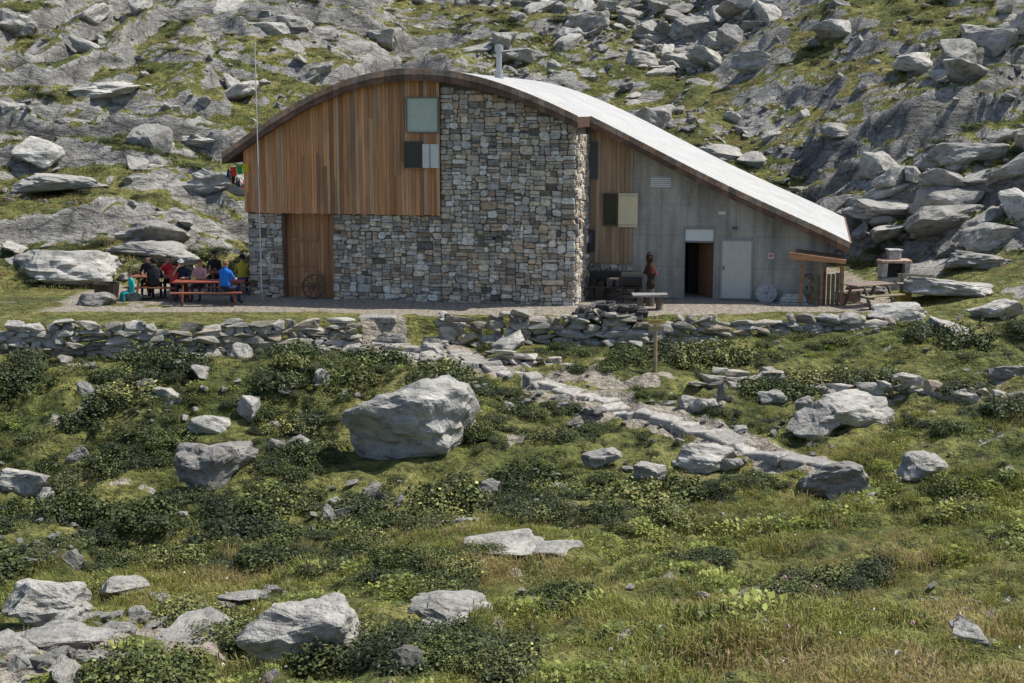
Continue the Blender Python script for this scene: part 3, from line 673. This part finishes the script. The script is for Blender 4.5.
sel=fbm(x*.35,y*.35,3,330)+.04*ss(0,10,x)*fg+rng.normal(0,.2,n);idx=np.where(sel>.22,3+rng.integers(0,3,n),np.where(sel<-.18,6+rng.integers(0,4,n),rng.integers(0,3,n)))
idx=np.where(rng.random(n)<.05,10+rng.integers(0,2,n),idx)
sc=rng.uniform(.6,1.2,n)*(.7+.3*fg)*(.5+.95*ss(-.3,.4,fbm(x*.6,y*.6,2,302)))
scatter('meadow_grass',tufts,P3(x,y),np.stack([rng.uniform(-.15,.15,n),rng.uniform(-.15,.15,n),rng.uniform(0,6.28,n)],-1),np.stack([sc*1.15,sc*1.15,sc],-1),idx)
tl=[tuft('h%d'%i,50+i,40,.35,.15,.022,.6,'grass%d'%(i%3)) for i in range(6)]
n=48000;x=rng.uniform(-48,50,n);y=rng.uniform(42,112,n)
rk_,di_,hi_,nn_=masks(x,y);lu=(x-OX)*U[0]+(y-OY)*U[1];lw=(x-OX)*V[0]+(y-OY)*V[1]
keep=(np.abs(x)<y*.42+2)&(y>edge(x)+.2)&(di_<.35)&(rk_<.42)&~((lu>-11.6)&(lu<0.1)&(lw>-.25)&(lw<14))&~((lu>=0)&(lu<9)&(lw>2.2)&(lw<14))&((y>y0(x))|(rng.random(n)<.8))&(rng.random(n)<.35+.65*ss(-.2,.2,fbm(x*.6,y*.6,2,305)))
x,y=x[keep],y[keep];n=len(x);sc=rng.uniform(.5,1.2,n)*np.where(y<y0(x),.6,1.)
sel=fbm(x*.12,y*.12,3,331)+rng.normal(0,.2,n);idx=np.where(sel>.05,1,np.where(sel<-.16,2,0))+3*rng.integers(0,2,n)
scatter('hillside_grass',tl,P3(x,y),np.stack([rng.uniform(-.15,.15,n),rng.uniform(-.15,.15,n),rng.uniform(0,6.28,n)],-1),np.stack([sc,sc,sc],-1),idx)
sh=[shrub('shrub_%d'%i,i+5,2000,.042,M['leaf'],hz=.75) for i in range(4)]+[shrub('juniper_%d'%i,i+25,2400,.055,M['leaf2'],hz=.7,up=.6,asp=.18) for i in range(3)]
n=13000;x=rng.uniform(-20,18,n);y=rng.uniform(20,42.7,n)
zone=ss(25,28,y-.35*np.clip(x,0,30)+1.2*fbm(x*.3,y*.3,2,310)*2)*ss(12,4,x)
zone=np.maximum(zone,.25*ss(30,34,y))
pt=ss(-.12,.08,fbm(x*.55,y*.55,3,311)+.10*ss(0,-8,x))
rk_,di_,hi_,nn_=masks(x,y)
keep=(rng.random(n)<zone*pt*.55)&(y<edge(x)-.45)&(di_<.3)&(np.abs(x)<y*.42+1.5)&clear(x,y,1.15)&(dseg(x,y,walk)>.8)&(dseg(x,y,stairs)>1.)&((dseg(x,y,edg)>.7)|(y>np.interp(x,[p.x for p in edg],[p.y for p in edg])+.3))&(np.hypot(x-sgn.x,y-sgn.y)>1.)
x,y=x[keep],y[keep];n=len(x);sc=.30+rng.pareto(2.3,n)*.34;sc=np.clip(sc,.26,1.5)
sc=np.where(edge(x)-y<1.4,np.minimum(sc,.5),sc)
sc=np.where(dseg(x,y,walk)<1.3,np.minimum(sc,.5),sc)
ex=[]
for (px,py,w,k) in [(560,520,60,3),(600,515,60,3),(640,522,50,3),(680,520,40,2),(715,520,60,3),(830,590,90,6),(790,600,60,3),(860,575,60,3),(390,560,120,8),(340,565,60,3),(440,565,80,4),(370,650,110,9),(440,655,110,9),(490,665,60,4),(210,620,60,4),(240,640,50,3),(540,410,60,4),(500,400,60,4),(905,235,50,3),(885,250,30,2),(715,375,40,2),(470,440,80,6),(960,500,80,4),(560,600,60,3),(150,680,80,4),(700,560,40,2),(590,365,60,3),(920,430,80,3),(450,590,60,3)]:
    for j in range(k*2):
        g=hit(px+random.uniform(-w/2,w/2),py+random.uniform(-w/7,w/7));ex.append((g.x,g.y,random.uniform(.35,.85)))
ex=np.array(ex);x=np.concatenate([x,ex[:,0]]);y=np.concatenate([y,ex[:,1]]);sc=np.concatenate([sc,ex[:,2]]);n=len(x)
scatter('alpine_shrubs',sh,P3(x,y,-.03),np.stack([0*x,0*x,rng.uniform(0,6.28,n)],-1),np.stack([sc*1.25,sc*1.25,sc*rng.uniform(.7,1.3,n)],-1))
n=9000;x=rng.uniform(-45,48,n);y=rng.uniform(50,105,n);rk_,di_,hi_,nn_=masks(x,y);lu=(x-OX)*U[0]+(y-OY)*U[1];lw=(x-OX)*V[0]+(y-OY)*V[1]
keep=(y>y0(x)+.5)&(rk_<.4)&(np.abs(x)<y*.42+2)&~((lu>-12.2)&(lu<9.6)&(lw>-1)&(lw<14.5))&(rng.random(n)<.5*ss(.0,.25,fbm(x*.15,y*.15,3,320)+.05+.1*ss(10,20,x)*ss(75,60,y)))
x,y=x[keep],y[keep];n=len(x);sc=rng.uniform(.3,1.1,n)
scatter('hillside_heath',sh,P3(x,y,-.05),np.stack([0*x,0*x,rng.uniform(0,6.28,n)],-1),np.stack([sc*1.4,sc*1.4,sc*.7],-1))
# ------------------------------------------------------------------ furniture
def picnic_table(x,y,rz,col=(.26,.09,.05),L=1.9):
    mb=MB()
    for k in range(5): mb.box(-L/2,L/2,-.36+k*.148,-.36+k*.148+.135,.71,.75,tuple(q*random.uniform(.8,1.2) for q in col))
    for s_ in (-1,1):
        for k in range(2): mb.box(-L/2,L/2,s_*.72-.13+k*.135,s_*.72-.13+k*.135+.125,.41,.45,tuple(q*random.uniform(.8,1.2) for q in col))
    for sx_ in (-L/2+.3,L/2-.3):
        mb.box(sx_-.03,sx_+.03,-.8,.8,.33,.405,tuple(q*.8 for q in col));mb.box(sx_-.03,sx_+.03,-.36,.36,.64,.705,tuple(q*.8 for q in col))
        for s_ in (-1,1): mb.beam((sx_+.05,s_*.28,.70),(sx_+.05,s_*.62,0),.05,.1,tuple(q*.75 for q in col))
    ob=mb.obj('picnic_table',[M['wood']],bevel=.006);ob.location=(x,y,float(H(x,y)));ob.rotation_euler=(0,0,rz);return ob
def pos(px,y):
    d=y*math.cos(PITCH)+ZC*math.sin(PITCH);return (px-512)*d/FP
picnic_table(pos(210,46.6),46.6,.05,L=2.3);picnic_table(pos(160,47.9),47.9,-.1);picnic_table(pos(232,49.4),49.4,.1)
picnic_table(pos(868,45.8),45.8,.5,(.24,.20,.16),1.6)
def person(x,y,rz,shirt,trous,hair,zoff=0.,lean=.05,sc=1.,arms=0,hat=None,long=False,seat=.45):
    b=lean
    J=dict(pel=(0,0,.56,.155),bel=(0,b*.4,.74,.135),ch=(0,b,.95,.15),nb=(0,b*1.3,1.11,.075),nk=(0,b*1.5+.01,1.16,.055),hc=(0,b*1.6+.03,1.26,.092),ht=(0,b*1.6+.02,1.33,.075))
    J.update(hipL=(-.1,.05,.54,.095),knL=(-.13,.45,.53,.065),anL=(-.13,.42,.09,.045),toL=(-.13,.57,.045,.04),hipR=(.1,.05,.54,.095),knR=(.13,.45,.53,.065),anR=(.13,.48,.09,.045),toR=(.13,.63,.045,.04))
    zs=1.05
    by=J['ch'][1]
    for s_,n_ in ((-1,'L'),(1,'R')):
        J['sh'+n_]=(s_*.18,by,zs,.062)
        if arms==1 and s_>0: e=(.27,by+.18,zs-.2,.047);w=(.13,by+.25,zs+.03,.032);h_=(.07,by+.24,zs+.11,.034)
        elif arms<2: e=(s_*.24,by+.14,zs-.27,.047);w=(s_*.12,by+.36,zs-.25,.032);h_=(s_*.09,by+.44,zs-.24,.034)
        else: e=(s_*.24,by-.02,zs-.28,.047);w=(s_*.2,by+.1,zs-.5,.032);h_=(s_*.17,by+.16,zs-.56,.034)
        J['el'+n_]=e;J['wr'+n_]=w;J['ha'+n_]=h_
    E=[('pel','bel'),('bel','ch'),('ch','nb'),('nb','nk'),('nk','hc'),('hc','ht')]
    for n_ in 'LR': E+=[('pel','hip'+n_),('hip'+n_,'kn'+n_),('kn'+n_,'an'+n_),('an'+n_,'to'+n_),('ch','sh'+n_),('sh'+n_,'el'+n_),('el'+n_,'wr'+n_),('wr'+n_,'ha'+n_)]
    ks=list(J);ix={k:i for i,k in enumerate(ks)}
    me=bpy.data.meshes.new('body');me.from_pydata([J[k][:3] for k in ks],[(ix[a],ix[b_]) for a,b_ in E],[])
    ob=bpy.data.objects.new('body',me);COL.objects.link(ob)
    md=ob.modifiers.new('skin','SKIN');md.use_smooth_shade=True
    sv=me.skin_vertices[0].data
    for i,k in enumerate(ks): sv[i].radius=(J[k][3]*(1.15 if k in('ch','bel','pel') else 1),J[k][3]*(.8 if k in('ch','bel') else 1));sv[i].use_root=(k=='pel')
    ob.modifiers.new('sub','SUBSURF').levels=1
    dg=bpy.context.evaluated_depsgraph_get();me2=bpy.data.meshes.new_from_object(ob.evaluated_get(dg))
    bpy.data.objects.remove(ob)
    def cm(n_,c_):
        return simple(n_,c_,.85,14,.2,.3,.01)
    me2.materials.clear()
    for mm in (cm('shirt_fabric',shirt),cm('trouser_fabric',trous),M['skin'],cm('shoe_leather',(.06,.04,.03))): me2.materials.append(mm)
    segs=[(Vector(J[a][:3]),Vector(J[b_][:3]),a,b_) for a,b_ in E]
    for p in me2.polygons:
        c_=p.center;best=9;bi=None
        for a,b_,na,nb_ in segs:
            ab=b_-a;t=max(0,min(1,(c_-a).dot(ab)/ab.length_squared));d=(c_-(a+ab*t)).length-(J[na][3]*(1-t)+J[nb_][3]*t)
            if d<best: best=d;bi=nb_;bt=t
        p.material_index=2 if bi in('nk','hc','ht') or bi[:2]in('ha',) or(bi[:2]=='wr' and (not long)) else (1 if bi[:3]=='hip' or bi[:2]in('kn','an') else (3 if bi[:2]=='to' else 0))
        if bi=='bel' and bt<.3:p.material_index=1
        p.use_smooth=True
    E_=empty('person',(x,y,float(H(x,y))+zoff+(seat-.45)),rz);E_.scale=(sc,)*3
    bo=bpy.data.objects.new('body',me2);COL.objects.link(bo);bo.parent=E_
    hc=Vector(J['hc'][:3])+Vector((0,0,.02))
    bm=bmesh.new();bmesh.ops.create_icosphere(bm,subdivisions=3,radius=1)
    bmesh.ops.scale(bm,vec=(.098,.112,.118),verts=bm.verts)
    bmesh.ops.delete(bm,geom=[v for v in bm.verts if v.co.y>.02 and v.co.z<.05 or v.co.z<-.06],context='VERTS')
    for v in bm.verts: v.co+=v.co.normalized()*.008*mnoise.noise(v.co*30)
    hm=bpy.data.meshes.new('hair');bm.to_mesh(hm);bm.free();hm.materials.append(cm('hair_tone',hat or hair));ho=bpy.data.objects.new('hat' if hat else 'hair',hm);COL.objects.link(ho);ho.parent=E_;ho.location=hc+Vector((0,-.008,.012))
    mb=MB();sk=(.5,.27,.18)
    fy=hc.y+.088
    mb.hexa([(-.014,fy-.01,hc.z-.03),(.014,fy-.01,hc.z-.03),(.012,fy+.018,hc.z-.03),(-.012,fy+.018,hc.z-.03),(-.005,fy-.01,hc.z+.01),(.005,fy-.01,hc.z+.01),(.004,fy,hc.z+.008),(-.004,fy,hc.z+.008)],sk)
    for s_ in(-1,1):
        mb.box(s_*.034-.012,s_*.034+.012,fy-.02,fy-.002,hc.z+.004,hc.z+.016,(.03,.02,.02));mb.box(s_*.092-.008,s_*.092+.008,hc.y-.02,hc.y+.01,hc.z-.03,hc.z+.025,sk)
    mb.box(-.022,.022,fy-.02,fy+.0,hc.z-.055,hc.z-.046,(.3,.1,.08))
    if hat: mb.cyl((0,hc.y+.05,hc.z+.055),(0,hc.y+.055,hc.z+.065),.12,.115,14,hat)
    for n_ in 'LR':
        h=Vector(J['ha'+n_][:3]);d=(h-Vector(J['wr'+n_][:3])).normalized();sd=Vector((1,0,0));sd=(sd-d*sd.dot(d)).normalized()
        for k,l in enumerate((.06,.072,.076,.062)):
            o_=h+sd*(k-1.5)*.019+d*.02;m1=o_+d*l*.55;mb.cyl(o_,m1,.0095,.0085,6,sk);mb.cyl(m1,m1+(d*.8+Vector((0,0,-.6)))*l*.5,.0085,.006,6,sk)
        s2=1 if n_=='L' else -1
        mb.cyl(h+sd*s2*.02-d*.02,h+sd*s2*.05+d*.03,.011,.008,6,sk)
    mb.obj('face_and_fingers',[M['cloth']],E_,smooth=True)
    return E_
HB=(.04,.025,.015);HD=(.012,.01,.009);HL=(.25,.16,.07)
y1=46.6;y2=47.9;y3=49.4
person(pos(133,47.2),47.2,2.2,(.03,.46,.46),(.03,.25,.28),HB,zoff=-.02,sc=.82,arms=2,long=True,seat=.3)
person(pos(150,y2+.72),y2+.68,math.pi,(.02,.02,.025),(.03,.03,.04),HD,arms=0,long=True)
person(pos(170,y2+.72),y2+.68,math.pi+.2,(.6,.04,.04),(.03,.04,.07),HB,arms=1,long=True)
person(pos(155,y2-.72),y2-.68,.1,(.025,.025,.03),(.03,.03,.03),HD,arms=0,long=True)
person(pos(184,y1+.72),y1+.68,math.pi,(.02,.025,.05),(.04,.04,.05),HB,arms=1,hat=(.5,.5,.48))
person(pos(202,y1+.72),y1+.68,math.pi-.2,(.6,.30,.32),(.05,.05,.07),HL,arms=0)
person(pos(216,y3+.72),y3+.68,math.pi,(.03,.03,.03),(.05,.05,.06),HD,arms=0,long=True)
person(pos(229,y1-.1),y1-.62,-.5,(.02,.18,.65),(.03,.04,.09),HL,arms=0,lean=.02,sc=1.08,zoff=.0)
person(pos(243,y3-.72),y3-.68,.2,(.55,.44,.05),(.03,.06,.2),HB,arms=0)
person(pos(178,y2-.2),y2-.68,-.3,(.5,.05,.05),(.02,.02,.03),HB,arms=0,long=True,sc=.95)
ob=rockmesh('sitting_rock',301,2);COL.objects.link(ob);ob.scale=(.6,.5,.5);ob.location=(pos(133,47.2),47.3,.12)
mb=MB();tx=pos(107,48.)
for k in range(16):
    a=k/16*6.283;a2=(k+.92)/16*6.283
    mb.hexa([(math.cos(t)*r_,math.sin(t)*r_,z_) for z_,ro,ri in((0,.38,.34),(.5,.44,.40)) for t,r_ in((a,ro),(a2,ro),(a2,ri),(a,ri))],tuple(q*random.uniform(.7,1.2) for q in(.06,.045,.035)))
mb.cyl((0,0,.1),(0,0,.42),.34,.39,16,(.03,.03,.02))
ob=mb.obj('wooden_tub',[M['wood']]);ob.location=(tx,48.,.0)
mb=MB();a=loc(262,300,-1.0)[0];mb.cyl((0,0,0),(0,0,8.4),.022,.014,8,(.6,.6,.6));mb.cyl((0,0,8.4),(0,0,8.46),.03,.03,8,(.6,.6,.6));mb.cyl((0,0,0),(0,0,.3),.06,.06,8,(.3,.3,.3))
ob=mb.obj('flag_pole',[M['paint']]);ob.location=wl(a,-1.0)
mb=MB();p0=wl(UL+.15,-.45,P(UL)-.45);p1=Vector((p0.x-.4,p0.y+8,3.6));n=16
cs=[(.05,.12,.5),(.6,.6,.58),(.55,.04,.04),(.05,.3,.08),(.65,.45,.03)]
for k in range(n):
    t=(k+.3)/n;q=p0.lerp(p1,t);q.z-=.6*4*t*(1-t)*.4;t2=(k+.95)/n;q2=p0.lerp(p1,t2);q2.z-=.6*4*t2*(1-t2)*.4
    w=random.uniform(-.08,.08);mb.poly([q,q2,q2+Vector((w,0,-.3)),q+Vector((w-.05,0,-.3))],cs[k%5])
    mb.cyl(q,q2+(q2-q)*.3,.006,.006,5,(.5,.5,.5))
for k in range(3):
    t=k*.2;q=p0+Vector((.1+t,0,.0+.05*k));mb.poly([q,q+Vector((.2,0,.03)),q+Vector((.22,.03,-.28)),q+Vector((.03,.03,-.3))],cs[(k+2)%5])
mb.fix=False;mb.obj('prayer_flags',[M['cloth']])
mb=MB();r=.40
for k in range(24):
    a=k/24*6.283;b_=(k+1)/24*6.283;mb.beam((math.cos(a)*r,0,math.sin(a)*r),(math.cos(b_)*r,0,math.sin(b_)*r),.05,.05,(.10,.07,.05),up=(0,1,0))
for k in range(10):
    a=k/10*6.283;mb.beam((0,0,0),(math.cos(a)*r,0,math.sin(a)*r),.03,.035,(.12,.08,.055),up=(0,1,0))
mb.cyl((0,-.08,0),(0,.08,0),.07,.07,12,(.08,.06,.05));ob=mb.obj('wagon_wheel',[M['wood']])
a=loc(314,292,-.2)[0];ob.location=wl(a,-.2,.42);ob.rotation_euler=(math.radians(-12),0,-TH)
g=sgn;mb=MB();mb.cyl((0,0,-.2),(0,0,1.6),.06,.05,10,(.36,.26,.16));mb.box(-.24,.2,-.075,-.05,1.36,1.5,(.65,.48,.14));mb.poly([(.2,-.075,1.36),(.3,-.075,1.43),(.2,-.075,1.5)],(.65,.48,.14));mb.box(-.2,.22,-.078,-.05,1.18,1.3,(.4,.3,.16))
mb.box(-.18,.14,-.0785,-.0755,1.42,1.44,(.03,.03,.03))
ob=mb.obj('wooden_signpost',[M['wood']]);ob.location=g
tp=wl(loc(650,290,.5)[0],.5);mb=MB()
prof=[(.0,.12),(.15,.15),(.35,.11),(.5,.16),(.7,.14),(.85,.09),(1.0,.12),(1.12,.11),(1.22,.04)]
for (z0q,r0q),(z1q,r1q) in zip(prof[:-1],prof[1:]): mb.cyl((0.03*math.sin(z0q*5),0,.55+z0q),(.03*math.sin(z1q*5),0,.55+z1q),r0q,r1q,12,(.03,.018,.012) if not(.45<z0q<.8) else (.06,.02,.015))
mb.beam((.1,0,1.3),(.2,-.05,1.0),.05,.05,(.3,.05,.03));mb.beam((-.1,0,1.3),(-.2,-.08,1.05),.06,.07,(.03,.02,.015));mb.box(-.06,.06,-.16,-.1,1.55,1.62,(.12,.06,.03))
mb.cyl((0,0,-.1),(0,0,.549),.16,.14,10,(.12,.1,.08));ob=mb.obj('carved_wooden_figure',[M['wood']],bevel=0);ob.location=tp
tq=wl(loc(650,296,-.4)[0],-.4);mb=MB();mb.box(-.55,.55,-.3,.3,.44,.5,(.28,.27,.25),0,.015);mb.cyl((-.3,0,-.1),(-.3,0,.44),.12,.1,10,(.2,.16,.12));mb.cyl((.3,0,-.1),(.3,0,.44),.12,.1,10,(.2,.16,.12))
ob=mb.obj('slate_side_table',[M['stone']]);ob.location=tq
mb=MB()
mb.box(-.9,.9,-.25,.25,.42,.47,(.07,.06,.05))
for s_ in(-.75,.75): mb.box(s_-.05,s_+.05,-.22,.22,-.1,.42,(.06,.05,.04))
mb.box(-.9,.9,.22,.26,.55,.95,(.05,.045,.04))
for k in range(6): mb.box(-.8+k*.27,-.6+k*.27,-.18,.12,.475,.475+random.uniform(.12,.35),random.choice([(.03,.03,.035),(.06,.03,.03),(.02,.03,.05),(.1,.1,.1)]),0,.03)
ob=mb.obj('bench_with_backpacks',[M['cloth']],bevel=.02);ob.location=wl(loc(615,296,1.6)[0],1.6);ob.rotation_euler=(0,0,-TH)
mb=MB()
for k in range(9):
    x_=-.3+k*.075;mb.beam((x_,-.35+.02*k,0),(x_+random.uniform(-.05,.05),.18,random.uniform(.75,1.05)),.055,.02,random.choice([(.15,.12,.1),(.08,.07,.06),(.25,.2,.15)]))
ob=mb.obj('leaning_boards',[M['wood']]);ob.location=wl(.75,SB-.35);ob.rotation_euler=(0,0,-TH)
mb=MB();mb.cyl((-.35,0,.8),(.35,0,.8),.24,.24,14,(.03,.03,.03));mb.box(-.75,-.38,-.2,.2,.78,.82,(.12,.1,.08));mb.box(-.4,.4,-.2,.2,.28,.31,(.06,.06,.06))
for sx_ in(-.33,.33):
    for sy_ in(-.2,.2): mb.beam((sx_,sy_,0),(sx_*.9,sy_*.8,.75),.03,.03,(.05,.05,.05))
mb.cyl((.38,-.24,.1),(.38,-.2,.1),.1,.1,12,(.02,.02,.02));mb.cyl((.38,.2,.1),(.38,.24,.1),.1,.1,12,(.02,.02,.02))
ob=mb.obj('barbecue_cart',[M['paint']]);ob.location=wl(loc(632,298,.9)[0],.9);ob.rotation_euler=(0,0,-TH)
mb=MB();c0=wl(loc(612,318,-2.)[0],-2.6)
for k in range(70):
    a=random.uniform(-1.0,1.0);b_=random.uniform(-.35,.35);z_=random.uniform(0,.42)*(1-abs(a)*.4);g=random.uniform(.04,.14);w=random.uniform(.07,.2)
    mb.box(a-w,a+w,b_-w*.7,b_+w*.7,z_-.05,z_+.1,(g,g*.92,g*.85),0,.05)
ob=mb.obj('stone_fountain_heap',[M['stone']],bevel=.02);ob.location=(c0.x,c0.y,float(H(c0.x,c0.y)))
mb=MB();mb.cyl((0,0,.36),(0,.12,.37),.36,.36,28,(.40,.39,.37));mb.cyl((0,-.012,.36),(0,-.002,.36),.07,.07,12,(.25,.25,.24));ob=mb.obj('millstone',[M['stone']],bevel=.01)
ob.location=wl(loc(766,298,SB-.3)[0],SB-.42,0);ob.rotation_euler=(math.radians(-38),0,-TH)
mb=MB()
for k in range(4): mb.box(-.45+k*.04,.5-k*.05,-.25,.2,k*.09,k*.09+.08,(.36,.36,.34),0,.02)
ob=mb.obj('stacked_slabs',[M['stone']],bevel=.01);ob.location=wl(loc(793,300,SB-.5)[0],SB-.6,0);ob.rotation_euler=(0,0,-TH)
gx=pos(893,49.5);gz=float(H(gx,49.5))-.1;mb=MB()
mb.box(-.5,.5,-.35,.35,-.5,.5,(.38,.36,.33),0,.03);mb.box(-.5,-.32,-.33,.33,.5,1.0,(.45,.43,.4),0,.03);mb.box(.32,.5,-.33,.33,.5,1.0,(.45,.43,.40),0,.03);mb.box(-.32,.32,.2,.33,.5,1.0,(.10,.08,.07),0,.01);mb.box(-.55,.55,-.36,.36,1.0,1.1,(.48,.34,.25),0,.03);mb.box(-.2,.2,-.1,.3,1.1,1.4,(.45,.42,.39),0,.03);mb.box(-.26,.26,-.16,.34,1.4,1.46,(.4,.39,.37),0,.01)
ob=mb.obj('outdoor_stone_grill',[M['stone']],bevel=.02);ob.location=(gx,49.5,gz)
def crate(px,yy,rz,col,s=(.6,.4,.35),z=0):
    xx=pos(px,yy);mb=MB();a,b_,h=s[0]/2,s[1]/2,s[2]
    for k in range(3):
        z0_=h*(k/3+.02);z1_=h*(k+.85)/3
        for sy_ in(-1,1): mb.box(-a,a,min(sy_*b_,sy_*(b_-.02)),max(sy_*b_,sy_*(b_-.02)),z0_,z1_,tuple(q*random.uniform(.8,1.2) for q in col))
        for sx_ in(-1,1): mb.box(min(sx_*(a-.002),sx_*(a-.022)),max(sx_*(a-.002),sx_*(a-.022)),-b_+.022,b_-.022,z0_,z1_,tuple(q*random.uniform(.8,1.2) for q in col))
    for sx_ in(-1,1):
        for sy_ in(-1,1): mb.box(sx_*(a-.045)-.02,sx_*(a-.045)+.02,sy_*(b_-.045)-.02,sy_*(b_-.045)+.02,0,h,col)
    mb.box(-a+.024,a-.024,-b_+.024,b_-.024,.01,.03,col)
    ob=mb.obj('storage_crate',[M['wood']]);ob.location=(xx,yy,float(H(xx,yy))+z);ob.rotation_euler=(0,0,rz)
crate(845,46.9,.2,(.30,.22,.14));crate(853,47.2,-.3,(.20,.17,.14),(.5,.4,.5));crate(902,46.5,.5,(.55,.42,.08),(.5,.35,.3))
for (px,yy,rz) in((915,47.2,-.3),):
    xx=pos(px,yy);mb=MB();mb.box(-.6,.6,-.18,.18,.40,.46,(.3,.26,.2))
    for s_ in(-.45,.45): mb.box(s_-.06,s_+.06,-.15,.15,-.2,.40,(.2,.16,.12))
    mb.box(-.6,.6,.19,.23,.55,.75,(.3,.25,.18));mb.box(-.5,-.43,.18,.22,.4,.75,(.2,.16,.12));mb.box(.43,.5,.18,.22,.4,.75,(.2,.16,.12))
    ob=mb.obj('wooden_bench',[M['wood']],bevel=.008);ob.location=(xx,yy,float(H(xx,yy)));ob.rotation_euler=(0,0,rz)
# ------------------------------------------------------------------ light
EL=math.radians(58);sd=Vector((.985,.17,0)).normalized()*math.cos(EL)+Vector((0,0,math.sin(EL)))
sl=bpy.data.lights.new('sun','SUN');sl.energy=5.0;sl.angle=math.radians(.5);sl.color=(1,.96,.89)
so=bpy.data.objects.new('sun',sl);COL.objects.link(so);so.rotation_euler=sd.to_track_quat('Z','Y').to_euler();so.location=(0,0,60)
w=bpy.data.worlds.new('World');S.world=w;w.use_nodes=True;nt=w.node_tree;bg=nt.nodes['Background']
sk=nt.nodes.new('ShaderNodeTexSky');sk.sky_type='NISHITA';sk.sun_disc=False;sk.sun_elevation=EL;sk.sun_rotation=math.atan2(sd.x,sd.y)%(2*math.pi);sk.altitude=1500;sk.dust_density=4
nt.links.new(sk.outputs[0],bg.inputs[0]);bg.inputs[1].default_value=.145
